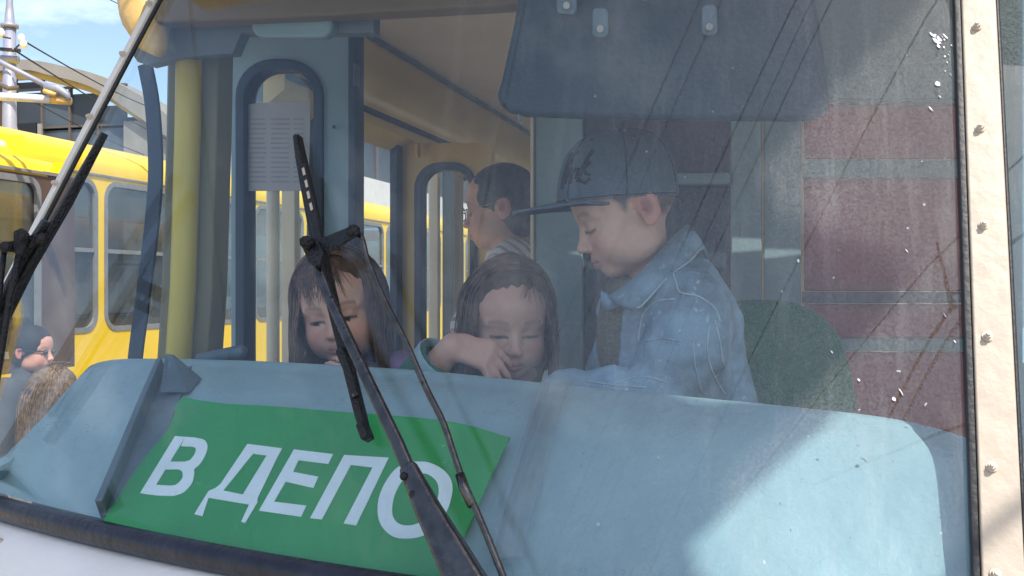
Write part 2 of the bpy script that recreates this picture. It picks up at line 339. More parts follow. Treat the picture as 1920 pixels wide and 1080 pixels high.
# --- white nose below the glass
prof = [(.0, -.018), (.028, -.024), (.05, -.036), (.078, -.065), (.105, -.12), (.125, -.25), (.13, -.5), (.11, -.9), (.06, -1.25)]
rows = [[Vector((x+(x-CX)*.04*o, glass_y(x, ZB)-o, ZB+dz)) for x in XA] for o, dz in prof]
MB().grid(rows).build('nose_panel', M['white'], tram, True)
q = MB().tube([P(-14, 1012, 1.34), P(2, 1018, 1.335), P(10, 1032, 1.33), P(4, 1048, 1.33), P(-16, 1054, 1.335)], .006, 8).build('hinge_clip', M['strip'], tram, True)
# --- brow over the glass and the roof
XB = [x for x in XA if xl(ZT)-.05 <= x <= 2*CX-xl(ZT)+.05]
bp = [(-.01, .004), (.05, .0), (.085, .012), (.10, .05), (.09, .12), (.03, .22), (-.12, .33), (-.5, .40)]
rows = [[Vector((x, glass_y(x, ZT)-o, ZT+dz)) for x in XB] for o, dz in bp]
MB().grid(rows).build('roof_brow', M['brow'], tram, True)
MB().tube([P(300, 96, 1.80), P(283, 70, 1.84), P(274, 30, 1.88), P(270, -40, 1.95), P(280, -120, 2.05)], [.012, .03, .046, .055, .06], 14).build('brow_corner', M['brow'], tram, True)
mb = MB(); MB_roof = [(-1.22, .55), (-1.12, .72), (-.85, .86), (-.4, .95), (CX, .98), (.75, .95), (1.2, .86), (1.46, .72), (1.56, .55)]
rows = [[Vector((x, y, Z(z))) for x, z in MB_roof] for y in (1.75, 3, 6, 9, 13.2)]
MB().grid(rows).build('roof_skin', M['brow'], tram, True)
# --- floor, rear wall, right side wall with windows
FL = .9
MB().box((-1.18, 1.15, FL-.12), (1.5, 13.2, FL)).build('floor', M['grey_paint'], tram)
MB().box((-1.2, 13.2, .4), (1.55, 13.3, Z(.9))).build('rear_wall', M['beige'], tram)
XRW = 1.5; XLW = -1.2
def wall_bays(x, off, ys, z0, z1, wz0, wz1, m, gm, parent, name='side_wall', gap=.06, r=.09, glass=True):
    for a, b in zip(ys[:-1], ys[1:]):
        o = [(x, p, q) for p, q in rr(a, z0, b, z1, 1e-4)]; i = [(x, p, q) for p, q in rr(a+gap, wz0, b-gap, wz1, r)]
        wl = MB().ring(o, i, (off, 0, 0)).build(name, m, parent)
        s = -.004 if off < 0 else .004
        fr = MB().ring([(x-s, p, q) for p, q in rr(a+gap-.022, wz0-.022, b-gap+.022, wz1+.022, r+.022)], [(x-s, p, q) for p, q in rr(a+gap+.004, wz0+.004, b-gap-.004, wz1-.004, r)], (off*.5, 0, 0)).build('window_gasket', M['navy'], wl)
        if glass: MB().prism([(x+off*.5, p, q) for p, q in rr(a+gap+.001, wz0+.001, b-gap-.001, wz1-.001, r)], (off*.1, 0, 0)).build('window_pane', gm, wl)
wall_bays(XRW, .05, [1.5, 2.6, 3.7, 4.8, 5.9, 7.0, 8.1, 9.2, 10.3, 11.4, 13.2], .4, Z(.62), 1.72, Z(.42), M['beige'], M['glass_in'], tram)
wall_bays(XLW, -.05, [4.0, 5.1, 6.2, 7.3, 8.4, 9.5, 10.6, 13.2], .4, Z(.62), 1.72, Z(.42), M['ochre'], M['glass_in'], tram)
MB().box((XLW-.05, 2.0, Z(.52)), (XLW, 4.0, Z(.62))).build('door_header', M['beige'], tram)
# --- ceiling with cream coves
ys = [2.15, 4, 6, 9, 13.2]
MB().grid([[Vector((XLW+.002, y, Z(.50))), Vector((XLW+.002, y, Z(.55))), Vector((XLW+.02, y, Z(.595))), Vector((XLW+.06, y, Z(.635))), Vector((XLW+.15, y, Z(.662)))] for y in ys]).build('ceiling_cove', M['cove'], tram, True)
MB().grid([[Vector((XRW-.002, y, Z(.50))), Vector((XRW-.002, y, Z(.55))), Vector((XRW-.02, y, Z(.595))), Vector((XRW-.06, y, Z(.635))), Vector((XRW-.15, y, Z(.662)))] for y in ys]).build('ceiling_cove', M['cove'], tram, True)
MB().box((XLW+.15, 2.15, Z(.662)), (XRW-.15, 13.2, Z(.69))).build('ceiling_panel', M['beige'], tram)
MB().box((XLW+.148, 2.15, Z(.652)), (XLW+.162, 13.2, Z(.661))).build('ceiling_trim', M['slate'], tram)
MB().prism([(XLW+.004, 2.2, Z(.43)), (XLW+.06, 2.2, Z(.47)), (XLW+.06, 2.2, Z(.51)), (XLW+.004, 2.2, Z(.51))], (0, 1.7, 0)).build('door_rail_cover', M['cove'], tram)
MB().prism([(XLW+.061, 2.2, Z(.495)), (XLW+.075, 2.2, Z(.495)), (XLW+.075, 2.2, Z(.508)), (XLW+.061, 2.2, Z(.508))], (0, 1.7, 0)).build('door_rail', M['navy'], tram)
# --- cab front header panel, blue grey, above the corner window and the door leaf
def plate(name, loop, Y, th, m, parent=None, bevel=0.): return MB().prism([PY(x, y, Y) for x, y in loop], (0, th, 0)).build(name, m, parent, bevel=bevel)
def ringplate(name, outer, inner, Y, th, m, parent=None, bevel=0.): return MB().ring([PY(x, y, Y) for x, y in outer], [PY(x, y, Y) for x, y in inner], (0, th, 0)).build(name, m, parent, bevel=bevel)
hp = [(360, -140), (302, -10), (250, 104), (258, 116), (276, 122), (300, 116), (350, 106), (436, 100), (452, 62), (560, 62), (664, 62), (700, 60), (700, -140)]
plate('cab_header', hp, 1.66, .03, M['headgrey'], tram)
bx = rr(470, 14, 622, 70, 22); plate('destination_box', bx, 1.635, .03, M['teal'], tram, .006)
plate('brow_mirror_band', [(300, -90), (288, 42), (400, 38), (560, 32), (780, 20), (985, 8), (1010, -90)], 1.60, .05, M['dimbrown'], tram, .006)  # brown strip standing in for the brow mirrored along the glass top
# --- corner post: navy gasket then a fluted yellow pillar
gk = smoothcurve([(272, 120, 0), (286, 200, 0), (292, 320, 0), (284, 430, 0), (268, 560, 0), (252, 690, 0), (246, 820, 0)], 5)
MB().bar([PY(p.x, p.y, 1.70) for p in gk], .030, .008, (0, -1, 0)).build('corner_window_gasket', M['navy'], tram, bevel=.002)
prof = [(0, 0), (.010, -.010), (.030, -.014), (.036, -.010), (.042, -.030), (.052, -.042), (.066, -.044), (.076, -.036), (.082, -.014), (.098, -.010), (.112, -.004), (.114, .05), (0, .05)]
a0 = PY(303, 420, 1.74)
lp = [Vector((a0.x+dx, 1.74+dy, FL)) for dx, dy in prof]
n = len(lp); hz = [FL, Z(-.4), Z(0), Z(.3), Z(.5)]; sh = [-.05, -.03, 0, .010, .014]
mb = MB(); vs = [Vector((p.x+s, p.y, z)) for z, s in zip(hz, sh) for p in lp]
mb.add(vs, [(i*n+k, i*n+(k+1) % n, (i+1)*n+(k+1) % n, (i+1)*n+k) for i in range(len(hz)-1) for k in range(n)]); mb.build('corner_post', M['greyolive'], tram, bevel=.004)
MB().tube([Vector((a0.x+.074+s, 1.698, z)) for z, s in zip(hz, sh)], .024, 14, 1.).build('post_cover', M['olive'], tram, True)
MB().box((XLW-.05, 1.74, FL-.5), (XLW, 2.02, Z(-.5))).build('side_panel', M['ochre'], tram)
# --- first door leaf, folded across: blue grey with a tall round topped window
o1 = rr(433, 68, 664, 1250, 10, 8); i1 = rr(452, 122, 592, 1180, 58, 8)
lf = ringplate('door_leaf', o1, i1, 2.05, .035, M['blue_grey'], tram, .003)
lf['label'] = 'blue grey folded door leaf with a tall round topped window'
ringplate('window_gasket', rr(440, 110, 604, 1192, 70, 8), rr(458, 130, 586, 1174, 52, 8), 2.04, .055, M['navy'], lf, .004)
plate('window_pane', rr(455, 127, 589, 1177, 54, 8), 2.065, .004, M['glass_in'], lf)
MB().bar([PY(668, 60, 2.06), PY(668, 1250, 2.06)], .018, .05, (0, -1, 0)).build('edge_seal', M['navy'], lf, bevel=.004)
MB().tube([PY(626, 238, 2.04), PY(626, 238, 2.045)], .004, 8).build('screw', M['navy'], lf)
MB().tube([P(372, 676, 1.83), P(415, 667, 1.82), P(455, 660, 1.81), P(461, 662, 1.81)], [.012, .0125, .013, .009], 10).build('grab_handle', M['slate'], lf, True)
MB().box(PY(662, 118, 2.0), PY(676, 166, 2.03)).build('hinge', M['slate'], lf, bevel=.004)
# --- beige hand poles in the doorway
for px, D, r in ((512, 2.5, .016), (470, 2.62, .012)):
    c = P(px, 540, D); MB().tube([(c.x, c.y, FL), (c.x, c.y, Z(.66))], r, 10).build('hand_pole', M['beige'], tram, True)
c = P(585, 540, 2.66); MB().box((c.x-.016, c.y, FL), (c.x+.022, c.y+.03, Z(.5))).build('door_edge', M['navy'], tram, bevel=.004)
c = P(540, 540, 2.7); MB().box((c.x-.02, c.y, FL), (c.x+.02, c.y+.03, Z(.5))).build('door_edge', M['beige'], tram, bevel=.004)
# --- second door leaf, ochre
o2 = rr(748, 268, 922, 1000, 5, 8); i2 = rr(784, 312, 886, 930, 40, 8)
lf2 = ringplate('door_leaf', o2, i2, 3.05, .035, M['ochre'], tram, .003); lf2['label'] = 'ochre inner door leaf with a round topped window'
ringplate('window_gasket', rr(776, 304, 894, 938, 48, 8), rr(790, 318, 880, 924, 36, 8), 3.04, .055, M['navy'], lf2, .004)
plate('window_pane', rr(787, 315, 883, 927, 38, 8), 3.065, .004, M['glass_in'], lf2)
MB().bar([PY(743, 266, 3.03), PY(743, 1000, 3.03)], .026, .05, (0, -1, 0)).build('edge_seal', M['navy'], lf2, bevel=.004)
MB().box(PY(778, 268, 3.0), PY(790, 296, 3.03)).build('hinge', M['ochre'], lf2, bevel=.004)
for px, m_, Y in ((812, 'beige', 3.6), (838, 'navy', 3.66), (856, 'beige', 3.72)):
    a = PY(px-9, 290, Y); b = PY(px+9, 1000, Y); MB().box(a, (b.x, b.y+.03, FL)).build('door_edge', M[m_], tram, bevel=.004)
ringplate('door_leaf', rr(838, 312, 905, 950, 4, 8), rr(850, 338, 893, 930, 20, 8), 3.8, .03, M['navy'], tram, .003)
# --- partition behind the driver
YP = 2.2
pt = plate('partition_post', [(1003, -40), (1092, -40), (1092, 1300), (1003, 1300)], YP, .05, M['teal'], tram, .004)
MB().bar([PY(1001, -40, YP+.01), PY(1001, 1300, YP+.01)], .006, .04, (0, -1, 0)).build('edge_trim', M['beige'], pt)
plate('partition_screen', [(1094, -40), (1370, -40), (1370, 1300), (1094, 1300)], YP+.03, .02, M['plum'], tram)
plate('screen_frame', rr(1094, 226, 1168, 1290, 3), YP+.012, .015, M['visor'], tram)
plate('screen_rail', rr(1262, 324, 1369, 346, 4), YP-.02, .03, M['teal'], tram, .003)
plate('screen_sash', rr(1262, 352, 1369, 1290, 4), YP+.005, .015, M['visor'], tram, .003)
plate('partition_post', [(1371, -40), (1428, -40), (1428, 1300), (1371, 1300)], YP-.01, .05, M['teal'], tram, .003)
plate('partition_post', [(1432, -40), (1502, -40), (1502, 1300), (1432, 1300)], YP, .05, M['teal'], tram, .003)
for k, (a, b) in enumerate(((-40, 186), (192, 298), (334, 546), (570, 634), (660, 1300))):
    plate('red_panel' if k else 'upper_panel', rr(1508, a, 1846, b, 5), YP+.02, .012, M['maroon'] if k else M['blue_grey'], tram, .003)
for a, b, m_ in ((186, 194, 'slate'), (299, 333, 'teal'), (547, 569, 'plum'), (635, 659, 'teal')):
    plate('panel_rail', [(1504, a), (1846, a), (1846, b), (1504, b)], YP-.004, .03, M[m_], tram, .002)
plate('partition_side', [(1850, -40), (2600, -40), (2600, 1300), (1850, 1300)], YP, .05, M['paneblue'], tram)
MB().box((PY(1862, 500, 1.7).x, 1.5, Z(-.1)), (XRW-.02, 1.55, Z(.5))).build('pane_fill_panel', M['paneblue'], tram)  # added pale blue panel, brightening the view through the right pane
# --- sun visor with its brackets
vl = [(938, 150), (930, 176), (934, 196), (952, 210), (985, 217), (1100, 221), (1300, 224), (1520, 226), (1548, 214), (1556, 190), (1540, 60), (1520, -60), (975, -60), (962, 40)]
vv = plate('sun_visor', vl, 1.40, .022, M['visor'], tram, .009)
for px, y0, y1, w_ in ((1062, -60, 26, 19), (1125, 14, 70, 15), (1330, 8, 66, 15)):
    b = plate('bracket', rr(px-w_, y0, px+w_, y1, 10), 1.386, .006, M['slate'], vv, .002)
    MB().tube([PY(px, y1-16, 1.384), PY(px, y1-16, 1.378)], .005, 8).build('screw', M['steel'], vv)
MB().tube([P(973, 214, 1.45), P(972, 228, 1.45), P(976, 233, 1.45), P(980, 230, 1.45)], .0012, 6).build('hook', M['slate'], vv)
# --- dashboard
E_ = [(-90, 915, 1.38), (-40, 898, 1.41), (0, 878, 1.45), (50, 842, 1.5), (105, 772, 1.58), (150, 705, 1.66), (188, 684, 1.70), (300, 681, 1.68), (500, 687, 1.62), (790, 705, 1.50), (1050, 733, 1.32), (1300, 758, 1.17), (1600, 790, 1.03), (1720, 810, .99), (1800, 832, .965), (1860, 856, .945), (1940, 892, .925), (2100, 960, .91)]
BX = [-1.22, -1.17, -1.13, -1.09, -1.04, -.98, -.93, -.84, -.66, -.40, -.12, .02, .2, .27, .33, .38, .46, .62]
Ee = smoothcurve([P(*e) for e in E_], 6)
Bb = smoothcurve([Vector((x, glass_y(x, ZB)+.016, ZB+.004)) for x in BX], 6)
rows = []
for j in range(15):
    v = j/14; rows.append([b.lerp(e, v)+Vector((0, -.012, .03))*math.sin(math.pi*v)*min(1, .25+v) for b, e in zip(Bb, Ee)])
for r_ in rows:
    for p_ in r_: p_.y = max(p_.y, glass_y(p_.x, p_.z)+.011)
for dy, dz in ((.006, .004), (.02, .006), (.06, .0), (.12, -.012), (.15, -.04), (.16, -.12), (.16, -1.05)):
    rows.append([e+Vector((0, dy, dz)) for e in Ee])
MB().grid(rows).build('dashboard', M['dash'], tram, True)
def on_dash(px, py, lift=.004):
    best = None
    d = ray(px, py)
    # march the ray against the dash grid
    for i in range(len(rows)-8):
        for j in range(len(rows[0])-1):
            a, b, c, e = rows[i][j], rows[i][j+1], rows[i+1][j+1], rows[i+1][j]
            for t in ((a, b, c), (a, c, e)):
                from mathutils.geometry import intersect_ray_tri
                h = intersect_ray_tri(t[0], t[1], t[2], d, EYE, True)
                if h is not None:
                    k = (h-EYE).dot(FW)
                    if best is None or k < best: best = k
    if best is None: best = 1.2
    return EYE+d*(best-lift)
# metal angle and clear guide strips that hold the route board
pa = [on_dash(312, 700), on_dash(275, 790), on_dash(238, 880), on_dash(202, 968)]
MB().bar([p+Vector((.0, -.012, .010)) for p in pa], .010, .034, (.25, -1, .4)).build('board_angle', M['slate'], tram, bevel=.002)
MB().bar([p+Vector((.022, -.004, .006)) for p in pa], .046, .004, (0, -.6, .8)).build('board_angle_foot', M['slate'], tram, bevel=.001)
a1 = P(318, 664, 1.60); MB().prism([P(310, 664, 1.62), P(322, 666, 1.6), P(374, 710, 1.55), P(352, 736, 1.5), P(300, 735, 1.5)], (0, .006, 0)).build('board_angle_end', M['slate'], tram)
pb = [on_dash(1046, 735), on_dash(1018, 830), on_dash(990, 930), on_dash(965, 1020), on_dash(958, 1060)]; pb = [pb[0]+(pb[0]-pb[1])*.12]+pb
MB().bar([p+Vector((0, -.010, .010)) for p in pb], .030, .004, (0, -.8, .6)).build('clear_guide', M['plexi'], tram)
MB().bar([p+Vector((-.013, -.014, .012)) for p in pb], .004, .022, (0, -.8, .6)).build('clear_guide_lip', M['plexi'], tram)
# --- wipers
def wiper(label):
    h = empty('wiper', (0, 0, 0)); return h
GN = Vector((-.2, -1, RK)).normalized()
def GP(l, off): return [G(x, y, off) for x, y in l]
arm = MB().bar(GP([(935, 1200), (880, 1100), (848, 1040), (805, 960), (765, 875)], .055)[:1]+[G(880, 1100, .06), G(848, 1040, .06), G(805, 960, .056), G(763, 872, .05)], [.040, .037, .033, .026, .0185], [.024, .022, .02, .016, .013], GN).build('wiper', M['wornmetal'], tram, bevel=.005)
arm['label'] = 'dark worn wiper arm crossing the middle of the windshield'
MB().bar([G(770, 888, .047), G(745, 830, .046), G(700, 735, .040), G(655, 640, .034), G(618, 560, .03), G(596, 500, .028)], [.0135, .0135, .0125, .012, .0115, .011], .010, GN).build('arm_bar', M['wornmetal'], arm, bevel=.003)
for x, y in ((757, 893), (775, 927)): MB().ball(G(x, y, .059), .0045, 8).build('rivet', M['blackmetal'], arm, True)
MB().tube(smoothcurve([G(662, 432, .034), G(678, 446, .036), G(690, 490, .037), G(724, 570, .04), G(760, 640, .043), G(800, 730, .047), G(832, 795, .05), G(864, 890, .055), G(905, 985, .058), G(945, 1085, .06), G(985, 1190, .06)], 4), .0034, 8).build('steering_rod', M['wornmetal'], arm, True)
MB().tube([G(862, 890, .055), G(870, 915, .056), G(886, 948, .057)], [.005, .0056, .005], 8).build('rod_sleeve', M['wornmetal'], arm, True)
pl = lambda pts, off, th, nm, m_, bev=.002, par=None: MB().prism(GP(pts, off), GN*th).build(nm, M[m_], par or arm, bevel=bev)
pl([(596, 452), (655, 428), (668, 426), (676, 436), (668, 446), (612, 480), (598, 476)], .03, .004, 'link_plate', 'blackmetal')
pl([(566, 452), (580, 446), (600, 452), (612, 476), (606, 500), (596, 506), (584, 496)], .034, .008, 'wiper_head', 'blackmetal')
MB().tube([G(574, 454, .03), G(574, 454, .056)], .008, 10).build('pivot', M['blackmetal'], arm, True)
MB().tube([G(663, 433, .026), G(663, 433, .048)], .008, 10).build('pivot', M['blackmetal'], arm, True)
bl = MB().bar(GP([(556, 256), (563, 300), (578, 370), (592, 440), (612, 520), (632, 600), (652, 680), (676, 780), (689, 822)], .012), [.006, .009, .012, .013, .013, .013, .012, .010, .008], .012, GN).build('blade_holder', M['blackmetal'], arm, bevel=.002)
MB().bar(GP([(561, 256), (585, 362), (618, 518), (660, 690), (692, 822)], .004), .004, .010, GN).build('rubber_blade', M['rubber'], arm)
MB().bar(GP([(566, 310), (584, 388), (600, 462)], .021), .012, .006, GN).build('blade_spine', M['blackmetal'], arm, bevel=.002)
for x, y in ((568, 322), (573, 345), (577, 366), (582, 388)): MB().bar(GP([(x, y-7), (x+3, y+6)], .0245), .0035, .001, GN).build('spine_slot', M['strip'], arm)
MB().bar(GP([(637, 655), (652, 690), (668, 745)], .02), .011, .007, GN).build('blade_spine', M['blackmetal'], arm, bevel=.002)
MB().bar(GP([(679, 795), (690, 824)], .012), .010, .016, GN).build('blade_clip', M['blackmetal'], arm, bevel=.002)
# second wiper, at the far corner, seen edge on
PD = lambda x, y, d=1.46: P(x, y, d)
N2 = Vector((-.5, -1, .4)).normalized()
w2 = MB().bar([PD(-60, 735), PD(0, 608), PD(55, 500), PD(112, 398), PD(165, 305), PD(189, 262)], [.012, .012, .012, .011, .009, .007], .010, N2).build('wiper', M['blackmetal'], tram, bevel=.002)
w2['label'] = 'second black wiper lying along the far corner strip'
MB().bar([PD(-90, 830, 1.5), PD(-12, 645, 1.5), PD(60, 500, 1.5), PD(130, 380, 1.5), PD(196, 250, 1.5)], .006, .010, N2).build('rubber_blade', M['rubber'], w2)
MB().bar([PD(-40, 640), PD(-6, 580), PD(48, 475), PD(88, 415)], .016, .012, N2).build('arm_bar', M['blackmetal'], w2, bevel=.003)
MB().prism([PD(6, 458, 1.44), PD(38, 452, 1.44), PD(72, 440, 1.44), PD(82, 455, 1.44), PD(56, 470, 1.44), PD(30, 474, 1.44), PD(8, 474, 1.44)], N2*.006).build('link_plate', M['blackmetal'], w2, bevel=.002)
for x, y in ((10, 463), (44, 442), (78, 448)): MB().tube([PD(x, y, 1.45), PD(x, y, 1.41)], .008, 10).build('pivot', M['blackmetal'], w2, True)
MB().prism([PD(34, 437, 1.43), PD(50, 430, 1.43), PD(58, 448, 1.43), PD(44, 482, 1.43), PD(34, 478, 1.43)], N2*.008).build('wiper_head', M['blackmetal'], w2, bevel=.002)
MB().tube([PD(8, 468, 1.43), PD(2, 520, 1.43), PD(-6, 600, 1.43), PD(-40, 760, 1.43)], .004, 8).build('steering_rod', M['blackmetal'], w2, True)
MB().tube([PD(36, 478, 1.43), PD(18, 560, 1.43), PD(2, 660, 1.43), PD(-20, 800, 1.43)], .005, 8).build('arm_rod', M['blackmetal'], w2, True)

# ================================================================== route board
def on_board(px, py):
    """the board stands on the lower gasket and leans back on the dash"""
    return None
c0, c1, c2 = on_dash(345, 745, .022), on_dash(955, 812, .03), on_dash(195, 972, .02)
bn = (c1-c0).cross(c2-c0).normalized()
if bn.y > 0: bn = -bn
def BD(px, py, lift=0.):
    d = ray(px, py); t = (c0-EYE).dot(bn)/d.dot(bn); return EYE+d*t+bn*lift
edge = smoothcurve([(332, 756, 0), (345, 744, 0), (372, 750, 0), (430, 757, 0), (520, 762, 0), (640, 772, 0), (760, 781, 0), (830, 788, 0), (890, 800, 0), (935, 814, 0), (956, 820, 0)], 3)
bot = [(BD(p.x, p.y)) for p in smoothcurve([(956, 820, 0), (915, 900, 0), (880, 985, 0), (815, 1120, 0)], 3)][1:]
lpx = [(p.x, p.y) for p in edge]+[(922, 888), (888, 965), (812, 1130), (500, 1064), (192, 978), (262, 868)]
def bulge(px, py): return .006*math.sin(max(0, min(1, (px-200)/750))*math.pi)+(.004 if py < 800 else 0)
board = MB().prism([BD(x, y, bulge(x, y)*0) for x, y in lpx], -bn*.0025).build('route_board', M['green'])
tag(board, 'green route board with white Cyrillic lettering leaning behind the windshield', 'sign')
def letter(polys):
    mb = MB()
    for outer, inner in polys:
        if inner is None: mb.prism([BD(x, y, .0004) for x, y in outer], bn*.0007)
        else: mb.ring([BD(x, y, .0004) for x, y in outer], [BD(x, y, .0004) for x, y in inner], bn*.0007)
    return mb.build('letter', M['letter'], board)
def zz(l): return [(180+x/2.4, 720+y/2.4) for x, y in l]
def bowl(pts, n=6): return [(p.x, p.y) for p in smoothcurve([(x, y, 0) for x, y in pts], n)]
# В (drawn as strokes that overlap nowhere)
letter([(zz([(357, 237), (403, 240), (245, 500), (200, 493)]), None),
        (zz([(403, 240)]+bowl([(445, 243), (490, 255), (503, 285), (492, 325), (470, 360), (443, 384)], 4)+[(405, 384), (399, 352)]+bowl([(425, 345), (445, 318), (450, 292), (432, 284)], 4)+[(384, 282)]), None),
        (zz([(333, 352), (399, 352), (405, 384)]+bowl([(443, 384), (443, 410), (432, 450), (395, 490), (350, 506)], 4)+[(290, 505), (245, 500), (272, 456)]+bowl([(330, 460), (362, 455), (390, 425), (388, 396), (370, 386)], 4)+[(312, 387)]), None)])
# Д
letter([(zz([(683, 272), (839, 292), (818, 330), (708, 316), (574, 482), (540, 470), (562, 452)]), None),
        (zz([(818, 330), (770, 323), (662, 500), (716, 512), (728, 516)]), None),
        (zz([(508, 484), (540, 470), (574, 482), (662, 500), (728, 516), (728, 534), (672, 628), (655, 622), (690, 545), (508, 514), (480, 597), (444, 588)]), None)])
# Е
letter([(zz([(892, 297), (1068, 318), (1046, 362), (912, 345), (888, 398), (1002, 420), (980, 470), (855, 442), (802, 532), (948, 550), (924, 600), (735, 572)]), None)])
# П
letter([(zz([(1118, 322), (1318, 334), (1172, 638), (1116, 630), (1246, 378), (1148, 366), (1018, 612), (965, 606)]), None)])
# О
oo = bowl([(1440, 352), (1500, 356), (1568, 392), (1604, 450), (1596, 530), (1556, 615), (1490, 676), (1420, 697), (1340, 690), (1285, 640), (1268, 570), (1282, 490), (1330, 405), (1385, 362), (1440, 352)], 3)[:-1]
oi = bowl([(1452, 402), (1492, 408), (1530, 436), (1544, 480), (1532, 540), (1500, 596), (1450, 630), (1402, 640), (1362, 630), (1338, 600), (1334, 556), (1346, 500), (1376, 442), (1412, 410), (1452, 402)], 3)[:-1]
letter([(zz(oo), zz(oi))])

# ================================================================== notice sheet on the door window
pn = plate('paper_notice', [(457, 196), (500, 192), (582, 190), (580, 300), (576, 358), (456, 358), (455, 250)], 2.058, .0012, M['paper'])
tag(pn, 'white printed notice sheet taped inside the tall door window', 'notice')
for k, y in enumerate(range(222, 345, 9)):
    for x0, x1 in ((464, 500), (508, 545), (550, 572)):
        plate('print_line', [(x0, y), (x1-random.random()*6, y), (x1-random.random()*6, y+3), (x0, y+3)], 2.0568, .0006, M['print'], pn)
# ================================================================== driver seat
sl_ = [(1350, 1100), (1350, 590), (1372, 570), (1410, 563), (1470, 566), (1520, 580), (1560, 612), (1585, 660), (1600, 720), (1607, 790), (1610, 1100)]
seat = empty('driver_seat', (PY(1480, 900, 1.86).x, 1.9, FL)); tag(seat, 'green cloth driver seat behind the boy in the denim jacket', 'seat')
plate('backrest', [(p.x, p.y) for p in smoothcurve([(x, y, 0) for x, y in sl_], 3)], 1.84, .09, M['seat'], seat, .03)
a = PY(1345, 1100, 1.6); b = PY(1612, 1100, 1.6)
MB().box((a.x, 1.44, 1.42), (b.x+.08, 1.84, 1.52)).build('seat_cushion', M['seat'], seat, bevel=.03)
MB().tube([((a.x+b.x)/2, 1.66, FL), ((a.x+b.x)/2, 1.66, 1.43)], .05, 12).build('pedestal', M['slate'], seat, True)

